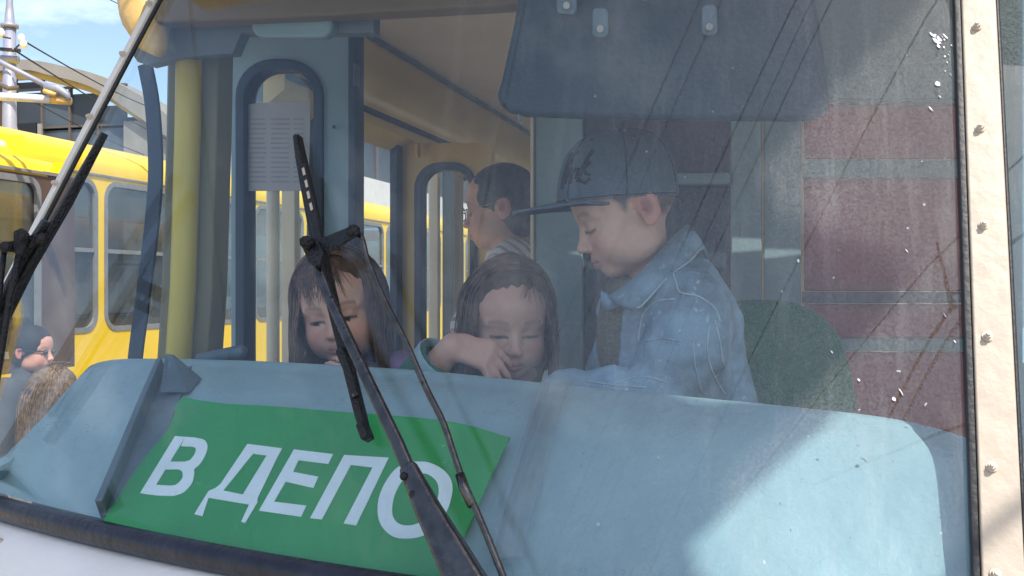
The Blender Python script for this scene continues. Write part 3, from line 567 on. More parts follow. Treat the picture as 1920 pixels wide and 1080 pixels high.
# ================================================================== neighbouring trams on the next track
def other_tram(label, x, y0, y1, ywin, wz0, wz1, zroof, upper, mid, gap=.06, r=.10, bars=True, group=None, hump=1.):
    """side facing +X stands at x; body 2.4 wide; ywin: bay boundaries"""
    t = empty('tram', (x-1.2, (y0+y1)/2, 0)); tag(t, label, 'tram', group)
    zl = .38
    MB().box((x-.03, y0+.12, zl), (x, y1-.12, wz0-.10)).build('lower_panel', M['yellow'], t)
    for xx, off in ((x, -.04), (x-2.4, .04)):
        for a, b in zip(ywin[:-1], ywin[1:]):
            o = [(xx, p, q) for p, q in rr(a, wz0-.10, b, wz1+.06, 1e-4, 6)]; i = [(xx, p, q) for p, q in rr(a+gap, wz0, b-gap, wz1, r, 6)]
            bay = MB().ring(o, i, (off, 0, 0)).build('window_bay', M[mid], t)
            s = .006 if off < 0 else -.006
            MB().ring([(xx+s, p, q) for p, q in rr(a+gap-.02, wz0-.02, b-gap+.02, wz1+.02, r+.02, 6)], [(xx+s, p, q) for p, q in rr(a+gap+.015, wz0+.015, b-gap-.015, wz1-.015, r-.015, 6)], (off*.5, 0, 0)).build('window_frame', M['tgrey'], bay)
            MB().prism([(xx+off*.4, p, q) for p, q in rr(a+gap+.002, wz0+.002, b-gap-.002, wz1-.002, r, 6)], (off*.15, 0, 0)).build('window_pane', M['tramglass'], bay)
            if bars: MB().box((xx-.012*(1 if off < 0 else -1), a+gap+.02, wz0+(wz1-wz0)*.52), (xx+.004*(1 if off < 0 else -1), b-gap-.02, wz0+(wz1-wz0)*.52+.028)).build('window_bar', M['tgrey'], bay)
    MB().box((x-2.4, y0+.12, zl), (x-2.37, y1-.12, wz0-.10)).build('lower_panel', M['yellow'], t)
    zr = zroof
    prof = [(0, wz1+.06), (.004, zr-.1), (-.02, zr-.04), (-.07, zr), (-.2, zr+.06*hump), (-.6, zr+.16*hump), (-1.2, zr+.20*hump), (-1.8, zr+.16*hump), (-2.2, zr+.06*hump), (-2.33, zr), (-2.38, zr-.04), (-2.404, zr-.1), (-2.4, wz1+.06)]
    ye = [y0, y0+.03, y0+.12, y0+.3, y1-.3, y1-.12, y1-.03, y1]; sc = [.90, .955, .985, 1, 1, .985, .955, .90]
    rows = [[Vector((x-1.2+(px+1.2)*s, y, wz1+.06+(pz-wz1-.06)*(.6+.4*s if s < 1 else 1))) for px, pz in prof] for y, s in zip(ye, sc)]
    MB().grid(rows).build('roof', M[upper], t, True)
    if upper == 'yellow': MB().box((x-.005, y0+.1, wz1+.04), (x+.012, y1-.1, wz1+.055)).build('rain_gutter', M['tgrey'], t)
    for y, d in ((y0, 1), (y1, -1)):                      # rounded ends
        for (a, b, nm, m_) in ((zl, wz0-.10, 'end_panel', 'yellow'), (wz1+.04, zr, 'end_panel', 'yellow')):
            MB().prism([(x, y+.12*d, a), (x-.05, y+.04*d, a), (x-.2, y, a), (x-2.2, y, a), (x-2.35, y+.04*d, a), (x-2.4, y+.12*d, a)], (0, 0, b-a)).build(nm, M[m_], t)
        for px in (x-.06, x-1.2, x-2.34): MB().box((px-.05, y+.03*d, wz0-.1), (px+.05, y+.10*d, wz1+.05)).build('end_post', M[mid], t)
        MB().box((x-2.3, y+.05*d, wz0-.09), (x-.1, y+.056*d, wz1+.04)).build('end_pane', M['tramglass'], t)
    MB().box((x-2.36, y0+.1, .82), (x-.04, y1-.1, .9)).build('floor', M['tgrey'], t)
    MB().box((x-2.0, y0+.4, zr+.02), (x-.4, y1-.4, zr+.05)).build('ceiling', M['tgrey'], t)
    k = 0
    for y in np.arange(y0+.8, y1-.6, .75):                 # passenger seats behind the glass
        k += 1
        if k > 12: break
        MB().box((x-.55, y, 1.3), (x-.12, y+.06, 1.82)).build('seat_back', M['maroon'], t, bevel=.02)
        if k % 2: MB().tube([(x-.62, y, .9), (x-.62, y, zr)], .017, 8).build('hand_pole', M['tgrey'], t)
    for y in ((y0+2.0, y1-2.0) if y1-y0 > 6 else ((y0+y1)/2,)):
        for dy in (-.9, .9):
            for xx in (x-.35, x-2.05): MB().tube([(xx-.06, y+dy, .35), (xx+.06, y+dy, .35)], .34, 20).build('wheel', M['rail'], t)
        MB().box((x-2.0, y-1.2, .30), (x-.4, y+1.2, .45)).build('bogie', M['rubber'], t)
    return t
XB_ = -4.6; wy = [5.36]+[6.16+1.05*i for i in range(10)]
tB = other_tram('yellow tram with grey framed windows on the next track, behind the corner post', XB_, 5.3, 15.8, wy, Z(-.285), Z(.735), Z(.95), 'yellow', 'yellow', .055, .11)
XC_ = -3.92
tC = other_tram('short yellow roofed works tram with brown window band at the left edge', XC_, 1.7, 5.06, [1.85, 3.3, 4.96], Z(-.35), Z(.58), Z(.71), 'yellow', 'brown', .24, .07, False, hump=.2)
# folded current collector arms above that tram
MB().tube([P(-260, 168, 5.2), P(60, 184, 5.2), P(96, 187, 5.2)], .021, 10).build('collector_tube', M['ceramic'], tC, True)
MB().tube([P(96, 187, 5.2), P(133, 190, 5.2)], .020, 10).build('tube_end', M['brow'], tC, True)
MB().tube([P(-220, 10, 5.3), P(0, 116, 5.25), P(92, 163, 5.2)], .014, 8).build('collector_arm', M['polegrey'], tC, True)
MB().tube([P(84, 164, 5.18), P(108, 166, 5.18), P(126, 178, 5.18), P(130, 188, 5.18)], [.02, .024, .018, .012], 8).build('collector_joint', M['polegrey'], tC, True)
MB().tube([P(82, 170, 5.16), P(104, 178, 5.16)], .012, 8).build('collector_spring', M['brow'], tC, True)
a = P(-150, 168, 5.2); MB().tube([a, Vector((a.x, a.y, Z(.9)))], .02, 8).build('collector_post', M['polegrey'], tC, True)

# ================================================================== depot hall with a barrel roof
hall = empty('depot_hall', (-18, 17, 0)); tag(hall, 'grey depot hall with arched concrete roof and gridded window wall', 'building')
HY = 16.6; x1_ = PY(268, 170, HY).x; x0_ = x1_-16.
aw = [(x, z) for x, z in ((p.x, p.z) for p in smoothcurve([PY(-520, 330, HY), PY(-330, 205, HY), PY(-140, 132, HY), PY(40, 116, HY), PY(150, 132, HY), PY(216, 152, HY), PY(290, 190, HY), PY(330, 222, HY)], 5))]
lo_ = [(p.x, p.z) for p in smoothcurve([PY(-520, 362, HY), PY(-330, 236, HY), PY(-140, 160, HY), PY(40, 136, HY), PY(110, 146, HY), PY(188, 168, HY), PY(250, 206, HY), PY(330, 262, HY)], 5)]
MB().prism([(x, HY-.25, z) for x, z in aw]+[(x, HY-.25, z) for x, z in lo_[::-1]], (0, .6, 0)).build('arch_fascia', M['concrete'], hall)
MB().prism([(x, HY-.05, z) for x, z in lo_]+[(x, HY-.05, z-.12) for x, z in lo_[::-1]], (0, .2, 0)).build('arch_soffit', M['ochre'], hall)
xe = lo_[-1][0]; xs = lo_[0][0]
def arch_z(x):
    for (a, za), (b, zb) in zip(lo_[:-1], lo_[1:]):
        if a <= x <= b: return za+(zb-za)*(x-a)/(b-a)
    return lo_[-1][1]
# panes of the gable, each its own piece
cols = [xs+.5+i*.62 for i in range(int((PY(186, 300, HY).x-xs-.5)/.62)+1)]
dirty = [M['panegrey'], mat('old_pane_blue', srgb(78, 88, 96), .45, 0, .2, .8, .1, 6), mat('old_pane_dark', srgb(52, 56, 60), .3, 0, .3, .8, .1, 6), mat('old_pane_rust', srgb(84, 62, 50), .6, 0, .3, .8, .1, 6)]
for i, cx_ in enumerate(cols):
    z = 2.2
    while z < arch_z(cx_+.3)-.2:
        top = min(z+.70, arch_z(cx_+.3)-.16)
        if top-z > .1:
            m_ = dirty[random.choices((0, 1, 2, 3), (5, 3, 2, .35))[0]]
            MB().box((cx_+.02, HY+.02+random.random()*.02, z+.02), (cx_+.60, HY+.05, top-.02)).build('window_pane', m_, hall)
        z += .74
    MB().box((cx_-.02, HY-.02, 0), (cx_+.02, HY+.06, arch_z(cx_)-.1)).build('mullion', M['mullion'], hall)
for z in np.arange(2.2, 6.4, .74):
    MB().box((cols[0], HY-.012, z-.02), (cols[-1]+.6, HY+.055, z+.02)).build('transom', M['mullion'], hall)
MB().box((cols[-1]+.62, HY-.1, 0), (xe, HY+.3, arch_z(xe-.4)+.1)).build('gable_pier', M['concrete'], hall)
MB().box((xs, HY+.3, 0), (xe, HY+.4, arch_z((xs+xe)/2)-.8)).build('inner_wall', M['darkwall'], hall)
MB().box((xs-.2, HY-.08, 0), (xe-.1, HY+.02, 2.2)).build('plinth', M['concrete'], hall)
MB().box(PY(28, 232, HY-.15), PY(70, 300, HY-.12)).build('gate_panel', M['rubber'], hall)
MB().box(PY(70, 232, HY-.16), PY(80, 300, HY-.12)).build('gate_post', M['concrete'], hall)
# long side wall of the hall running back along the tracks
xw = xe
MB().box((xw-.3, HY+.3, 0), (xw, 62, 4.15)).build('side_wall', M['cyan'], hall)
MB().box((xw-.3, HY+.3, 4.15), (xw+.06, 62, 5.05)).build('concrete_band', M['whitewall'], hall)
MB().box((xw-.3, HY+.3, 5.05), (xw-.02, 62, 6.6)).build('clerestory', M['panegrey'], hall)
for y in np.arange(HY+1.2, 62, 1.2): MB().box((xw-.02, y-.04, 5.06), (xw+.03, y+.04, 6.58)).build('clerestory_mullion', M['mullion'], hall)
MB().box((xw-.4, HY+.3, 6.6), (xw+.2, 62, 6.9)).build('eaves', M['concrete'], hall)
for k, y in enumerate((27.5, 33, 40, 48)): MB().box((xw, y, 3.0), (xw+.04, y+.9, 3.9)).build('wall_window', M['rubber'], hall)

# ================================================================== mast with fittings
mc = P(18, 300, 8.4); mast = empty('overhead_line_mast', (mc.x, mc.y, 0)); tag(mast, 'grey steel overhead line mast with insulators behind the left tram', 'mast')
zp = lambda y: P(18, y, 8.4).z
MB().tube([(mc.x, mc.y, 0), (mc.x, mc.y, zp(262)), (mc.x, mc.y, zp(244)), (mc.x, mc.y, zp(236)), (mc.x, mc.y, zp(52))], [.085, .068, .066, .056, .05], 14).build('shaft', M['polegrey'], mast, True)
MB().tube([(mc.x, mc.y, zp(52)), (mc.x, mc.y, zp(46)), (mc.x, mc.y, zp(44)), (mc.x, mc.y, zp(16)), (mc.x, mc.y, zp(8)), (mc.x, mc.y, zp(-90))], [.07, .07, .042, .03, .026, .02], 14).build('taper_cap', M['polegrey'], mast, True)
MB().tube([P(1, 92, 8.3), P(38, 95, 8.3)], .016, 8).build('cross_bracket', M['wornmetal'], mast, True)
MB().tube([P(2, 110, 8.36), P(34, 112, 8.36)], .034, 8).build('clamp', M['polegrey'], mast, True)
for x, y in ((44, 83), (40, 72), (2, 62)): MB().ball(P(x, y, 8.2), .03, 10, (1, 1, 1.3)).build('insulator', M['ceramic'], mast, True)
MB().tube([P(24, 96, 8.25), P(36, 84, 8.2), P(48, 82, 8.2)], .008, 6).build('insulator_arm', M['wornmetal'], mast, True)
MB().tube([P(-4, 156, 8.3), P(16, 166, 8.3), P(34, 164, 8.3)], .02, 8).build('bracket', M['mullion'], mast, True)

# ================================================================== overhead wires
def wire(a, b, r, label, sag=.05):
    a, b = Vector(a), Vector(b); pts = [a.lerp(b, i/24)-Vector((0, 0, sag*4*(i/24)*(1-i/24))) for i in range(25)]
    o = MB().tube(pts, r, 6).build('overhead_wire', M['wire'], None, True); tag(o, label, 'wire', 'overhead wires')
    return o
def span(p, q, l0, l1, z): 
    p, q = Vector((*p, z)), Vector((*q, z)); d = (q-p).normalized(); return p-d*l0, q+d*l1
WZ = Z(4.0)
ws = [((-2.39, -.36), (-3.52, -1.68), .0065, 'dark wire mirrored in the glass left of the sun visor'),
      ((-1.01, -.75), (-2.08, -1.89), .0052, 'wire mirrored across the visor, first of the pair crossing the cap'),
      ((-.85, -.78), (-1.88, -1.93), .0042, 'wire mirrored across the visor, second of the pair crossing the cap'),
      ((-.32, -.87), (-1.40, -2.23), .006, 'wire mirrored right of the cap, first of three close together'),
      ((-.20, -.88), (-1.22, -2.25), .0042, 'wire mirrored right of the cap, middle of three close together'),
      ((-.07, -.90), (-1.07, -2.27), .005, 'wire mirrored right of the cap, last of three close together'),
      ((.65, -.94), (-1.22, -3.76), .006, 'long wire mirrored from the top right down to the seat'),
      ((.98, -2.33), (-.57, -4.13), .006, 'wire mirrored low at the right, curving down to the dashboard'),
      ((-6.09, 1.72), (-8.78, -1.51), .009, 'wire mirrored over the yellow corner post')]
for a, b, r_, lb in ws: wire(*span(a, b, 6, 14, WZ), r_*1.12, lb)
wire(P(40, 74, 8.2), P(330, 215, 24), .008, 'upper black cable from the mast to the hall', .1)
wire(P(30, 96, 8.25), P(420, 300, 26), .008, 'lower black cable from the mast to the hall', .15)
wire(P(150, -30, 14), P(420, 90, 14), .006, 'thin wire against the sky beside the roof brow', .05)
wire(P(-40, 130, 12), P(300, 300, 20), .007, 'pale thin wire in front of the gridded hall windows', .1)
wire(P(-60, 40, 8.2), P(20, 72, 8.2), .006, 'short wire running off left from the mast', .02)

# ================================================================== unseen panel on a post, added and cut to shade the windshield and dash
blocker = empty('shade_panel', (4.2, .4, 0)); tag(blocker, 'added panel on a post out of view, shaped to shade the windshield', 'panel')
pp = [(2.19, -1.12), (2.18, -1.21), (2.14, -1.27), (2.11, -1.33), (2.09, -1.37), (2.15, -1.43), (2.28, -1.48), (2.27, -1.52), (2.22, -1.60), (2.19, -1.65), (2.21, -1.69), (2.26, -1.74), (2.29, -1.9), (1.9, -1.98), (1.0, -1.9), (.86, -1.5), (.86, -.72), (2.2, -.72)]
MB().prism([(x, y, Z(5)) for x, y in pp], (0, 0, .04)).build('sheet', M['cablegreen'], blocker)
MB().tube([(4.2, .4, 0), (4.2, .4, Z(5.1))], .06, 12).build('post', M['polegrey'], blocker)
MB().tube([(4.2, .4, Z(5.07)), (1.5, -1.0, Z(5.07))], .03, 8).build('arm', M['polegrey'], blocker)

# ================================================================== rusty cross-span fitting overhead, mirrored at the right of the glass
fz = Z(3.2); ft = empty('cross_span_fitting', (.7, -2.5, fz)); tag(ft, 'rusty brown overhead line fitting mirrored at the right of the windshield', 'line fitting')
MB().tube([(.63, -1.79, fz), (.74, -2.23, fz)], [.008, .016], 8).build('clamp_rod', M['rust'], ft)
MB().tube([(.76, -2.20, fz), (.50, -2.72, fz), (.29, -3.19, fz)], .011, 8).build('hanger_rod', M['rust'], ft)
MB().tube([(.80+(.44-.80)*i/120+.012*math.cos(i*1.4), -2.33+(-3.15+2.33)*i/120, fz+.012*math.sin(i*1.4)) for i in range(121)], .005, 5).build('coil_spring', M['rust'], ft)
MB().tube([(.72, -2.14, fz), (.86, -2.10, fz), (1.6, -1.6, fz+.2), (2.6, -1.3, fz+.4)], .010, 6).build('span_rod', M['rust'], ft)
MB().tube([(.96, -3.15, fz), (.55, -3.37, fz), (-.4, -3.9, fz+.05)], .010, 6).build('span_rod', M['rust'], ft)
MB().ball((.75, -2.22, fz), .028, 10).build('joint', M['rust'], ft, True)

# ================================================================== people: sculpted as smooth-blended volumes, meshed with surface nets
class Clay:
    def __init__(s, lo, hi, h):
        s.h = h; s.lo = np.array(lo, float); n = np.ceil((np.array(hi)-s.lo)/h).astype(int)+1; s.n = n
        s.F = np.full(n, .06, np.float32)
    def sub(s, a, b, m):
        i0 = np.maximum(np.floor((a-m-s.lo)/s.h).astype(int), 0); i1 = np.minimum(np.ceil((b+m-s.lo)/s.h).astype(int)+1, s.n)
        if np.any(i1 <= i0): return None
        g = [s.lo[k]+s.h*np.arange(i0[k], i1[k]) for k in range(3)]
        return tuple(slice(i0[k], i1[k]) for k in range(3)), [g[0][:, None, None].astype(np.float32), g[1][None, :, None].astype(np.float32), g[2][None, None, :].astype(np.float32)]
    def _mix(s, sl, d, k, op):
        A = s.F[sl]
        if op > 0:
            hh = np.maximum(k-np.abs(A-d), 0)/k; s.F[sl] = np.minimum(A, d)-hh*hh*k*.25
        else:
            d = -d; hh = np.maximum(k-np.abs(A-d), 0)/k; s.F[sl] = np.maximum(A, d)+hh*hh*k*.25
    def ell(s, c, r, R=None, k=.012, op=1):
        c = np.array(c, float); r = np.array(r, float); R = np.eye(3) if R is None else np.array(R); e = np.sqrt(((R*r)**2).sum(1))
        q = s.sub(c-e, c+e, k+.012)
        if q is None: return s
        sl, (x, y, z) = q; x = x-c[0]; y = y-c[1]; z = z-c[2]
        u = [(R[0, i]*x+R[1, i]*y+R[2, i]*z) for i in range(3)]
        k0 = np.sqrt((u[0]/r[0])**2+(u[1]/r[1])**2+(u[2]/r[2])**2)+1e-6; k1 = np.sqrt((u[0]/r[0]**2)**2+(u[1]/r[1]**2)**2+(u[2]/r[2]**2)**2)+1e-6
        s._mix(sl, (k0*(k0-1)/k1).astype(np.float32), k, op); return s
    def cap(s, a, b, ra, rb=None, k=.012, op=1):
        a = np.array(a, float); b = np.array(b, float); rb = ra if rb is None else rb; m = max(ra, rb)
        q = s.sub(np.minimum(a, b)-m, np.maximum(a, b)+m, k+.012)
        if q is None: return s
        sl, (x, y, z) = q; d = b-a; L2 = (d**2).sum()+1e-9
        t = np.clip(((x-a[0])*d[0]+(y-a[1])*d[1]+(z-a[2])*d[2])/L2, 0, 1)
        D = np.sqrt((x-a[0]-t*d[0])**2+(y-a[1]-t*d[1])**2+(z-a[2]-t*d[2])**2)-(ra+(rb-ra)*t)
        s._mix(sl, D.astype(np.float32), k, op); return s
    def chain(s, pts, rs, k=.012):
        for i in range(len(pts)-1): s.cap(pts[i], pts[i+1], rs[i], rs[i+1], k)
        return s
    def wrinkle(s, amp, fr, seed=0, aniso=(1, 1, 1)):
        rg = np.random.RandomState(seed); g = [s.lo[k]+s.h*np.arange(s.n[k]) for k in range(3)]
        x, y, z = g[0][:, None, None].astype(np.float32), g[1][None, :, None].astype(np.float32), g[2][None, None, :].astype(np.float32)
        f = 0
        for i in range(5):
            d = rg.randn(3)*np.array(aniso); d = d/np.linalg.norm(d)*fr*(.7+.9*rg.rand()); e = rg.randn(3)*fr*.35
            f = f+np.sin(d[0]*x+d[1]*y+d[2]*z+1.3*np.sin(e[0]*x+e[1]*y+e[2]*z+rg.rand()*6)+rg.rand()*6)
        s.F += (amp*f/5).astype(np.float32); return s
    def cut(s, p, n, k=.004):
        """remove everything on the +n side of the plane through p"""
        g = [s.lo[i]+s.h*np.arange(s.n[i]) for i in range(3)]; n = np.array(n, float)/np.linalg.norm(n)
        d = (g[0][:, None, None]-p[0])*n[0]+(g[1][None, :, None]-p[1])*n[1]+(g[2][None, None, :]-p[2])*n[2]
        s.F = np.maximum(s.F, d.astype(np.float32)); return s
    def mesh(s):
        F = s.F; F[0] = F[-1] = .05; F[:, 0] = F[:, -1] = .05; F[:, :, 0] = F[:, :, -1] = .05
        B = F < 0; c = [(i, j, k) for i in (0, 1) for j in (0, 1) for k in (0, 1)]; nx, ny, nz = [v-1 for v in F.shape]
        cnt = sum(B[i:i+nx, j:j+ny, k:k+nz].astype(np.int8) for i, j, k in c); act = (cnt > 0) & (cnt < 8)
        I = np.argwhere(act); idx = np.full(act.shape, -1, np.int64); idx[act] = np.arange(len(I))
        V = {q: F[I[:, 0]+q[0], I[:, 1]+q[1], I[:, 2]+q[2]] for q in c}
        acc = np.zeros((len(I), 3)); num = np.zeros(len(I))
        for p in c:
            for ax in range(3):
                if p[ax]: continue
                q = list(p); q[ax] = 1; q = tuple(q); a, b = V[p], V[q]; m = (a < 0) != (b < 0); t = np.where(m, a/np.where(m, a-b, 1), 0)
                pos = np.tile(np.array(p, float), (len(I), 1)); pos[:, ax] = t; acc += pos*m[:, None]; num += m
        P_ = s.lo+s.h*(I+acc/num[:, None]); quads = []
        for ax in range(3):
            u, v = (ax+1) % 3, (ax+2) % 3
            sl0 = [slice(1, -1)]*3; sl1 = [slice(1, -1)]*3; sl0[ax] = slice(0, -1); sl1[ax] = slice(1, None)
            a = B[tuple(sl0)]; b = B[tuple(sl1)]; E = np.argwhere(a != b); off = np.array([1, 1, 1]); off[ax] = 0; flip = a[a != b]
            E = E+off
            def cell(du, dv):
                e = E.copy(); e[:, u] -= du; e[:, v] -= dv; return idx[e[:, 0], e[:, 1], e[:, 2]]
            q = np.stack([cell(1, 1), cell(0, 1), cell(0, 0), cell(1, 0)], 1); q[~flip] = q[~flip][:, ::-1]; quads.append(q)
        Q = np.concatenate(quads); Q = Q[(Q >= 0).all(1)]
        # a light smoothing pass
        for _ in range(2):
            S_ = np.zeros_like(P_); C_ = np.zeros(len(P_))
            for i in range(4):
                j = (i+1) % 4; np.add.at(S_, Q[:, i], P_[Q[:, j]]); np.add.at(C_, Q[:, i], 1); np.add.at(S_, Q[:, j], P_[Q[:, i]]); np.add.at(C_, Q[:, j], 1)
            P_ = P_*.5+.5*S_/np.maximum(C_, 1)[:, None]
        return P_, Q
def npmesh(name, V, Q, m, parent, col=None):
    me = bpy.data.meshes.new(name); me.vertices.add(len(V)); me.vertices.foreach_set('co', V.astype(np.float32).ravel())
    me.loops.add(Q.size); me.loops.foreach_set('vertex_index', Q.astype(np.int32).ravel()); me.polygons.add(len(Q))
    me.polygons.foreach_set('loop_start', np.arange(0, Q.size, 4, dtype=np.int32)); me.polygons.foreach_set('use_smooth', np.ones(len(Q), bool))
    me.update(calc_edges=True); me.validate(); me.materials.append(m)
    if col is not None:
        a = me.color_attributes.new('Col', 'FLOAT_COLOR', 'POINT'); a.data.foreach_set('color', np.concatenate([col, np.ones((len(col), 1))], 1).astype(np.float32).ravel())
    return link(bpy.data.objects.new(name, me), parent)
def skinmat():
    m = bpy.data.materials.new('skin'); m.use_nodes = True; N = m.node_tree.nodes; K = m.node_tree.links.new; b = N['Principled BSDF']
    a = N.new('ShaderNodeAttribute'); a.attribute_name = 'Col'; K(a.outputs['Color'], b.inputs['Base Color']); b.inputs['Roughness'].default_value = .5
    b.inputs['Subsurface Weight'].default_value = .12; b.inputs['Subsurface Radius'].default_value = (.012, .005, .003); b.inputs['Subsurface Scale'].default_value = .5
    return m
M['skin'] = skinmat()
M['denim'] = mat('denim', srgb(132, 158, 178), .9, 0, .5, 14, .35, 500, srgb(186, 200, 208), .07, 50)
M['denim_seam'] = mat('denim_seam', srgb(176, 192, 198), .9, 0, .2, 60, .3, 400)
M['fleece'] = mat('olive_fleece', srgb(118, 112, 96), .95, 0, .25, 120, .6, 500)
M['trousers'] = mat('dark_trousers', srgb(46, 48, 58), .9, 0, .2, 40, .3, 300)
M['cap'] = mat('cap_cloth', srgb(84, 96, 108), .9, 0, .1, 60, .35, 900)
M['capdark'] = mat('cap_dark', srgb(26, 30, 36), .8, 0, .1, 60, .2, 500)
def hairmat(name, c, rough=.5):
    m = mat(name, c, rough, 0, .45, 60, .3, 90); N = m.node_tree.nodes; K = m.node_tree.links.new; b = N['Principled BSDF']; s0 = b.inputs['Base Color'].links[0].from_socket
    a = N.new('ShaderNodeAttribute'); a.attribute_name = 'Col'; x = N.new('ShaderNodeMix'); x.data_type = 'RGBA'; x.blend_type = 'MULTIPLY'; x.inputs[0].default_value = 1; K(s0, x.inputs[6]); K(a.outputs['Color'], x.inputs[7]); K(x.outputs[2], b.inputs['Base Color']); return m
M['hair_dark'] = hairmat('hair_dark_brown', srgb(100, 73, 58), .6)
M['hair_black'] = hairmat('hair_black', srgb(38, 32, 32), .75)
M['hair_fair'] = hairmat('hair_light_brown', srgb(128, 104, 82))
M['purple'] = mat('purple_cloth', srgb(146, 112, 156), .9, 0, .15, 70, .3, 400, srgb(196, 176, 204), .03, 70)
M['greencloth'] = mat('green_cloth', srgb(24, 92, 66), .9, 0, .2, 30, .3, 400)
M['cuff'] = mat('pale_cuff', srgb(142, 168, 172), .9, 0, .1, 80, .3, 400)
M['whiteshirt'] = mat('white_striped_shirt', srgb(214, 208, 204), .9, 0, .06, 20, .2, 300)
M['darkshirt'] = mat('dark_shirt', srgb(70, 68, 72), .9, 0, .15, 12, .3, 200)
M['greyshirt'] = mat('grey_shirt', srgb(128, 118, 110), .9, 0, .15, 12, .3, 200)
# stripes on the white shirt
t_ = M['whiteshirt'].node_tree; b_ = t_.nodes['Principled BSDF']; lk = b_.inputs['Base Color'].links[0].from_socket
wv = t_.nodes.new('ShaderNodeTexWave'); wv.inputs['Scale'].default_value = 16; wv.inputs['Distortion'].default_value = 1.2; wv.bands_direction = 'DIAGONAL'
tc_ = t_.nodes.new('ShaderNodeTexCoord'); mm = t_.nodes.new('ShaderNodeMix'); mm.data_type = 'RGBA'; mm.inputs[7].default_value = srgb(150, 142, 146)
rm = t_.nodes.new('ShaderNodeMapRange'); rm.inputs[1].default_value = .6; rm.inputs[2].default_value = .75
t_.links.new(tc_.outputs['Object'], wv.inputs['Vector']); t_.links.new(wv.outputs['Fac'], rm.inputs[0]); t_.links.new(rm.outputs[0], mm.inputs[0]); t_.links.new(lk, mm.inputs[6]); t_.links.new(mm.outputs[2], b_.inputs['Base Color'])

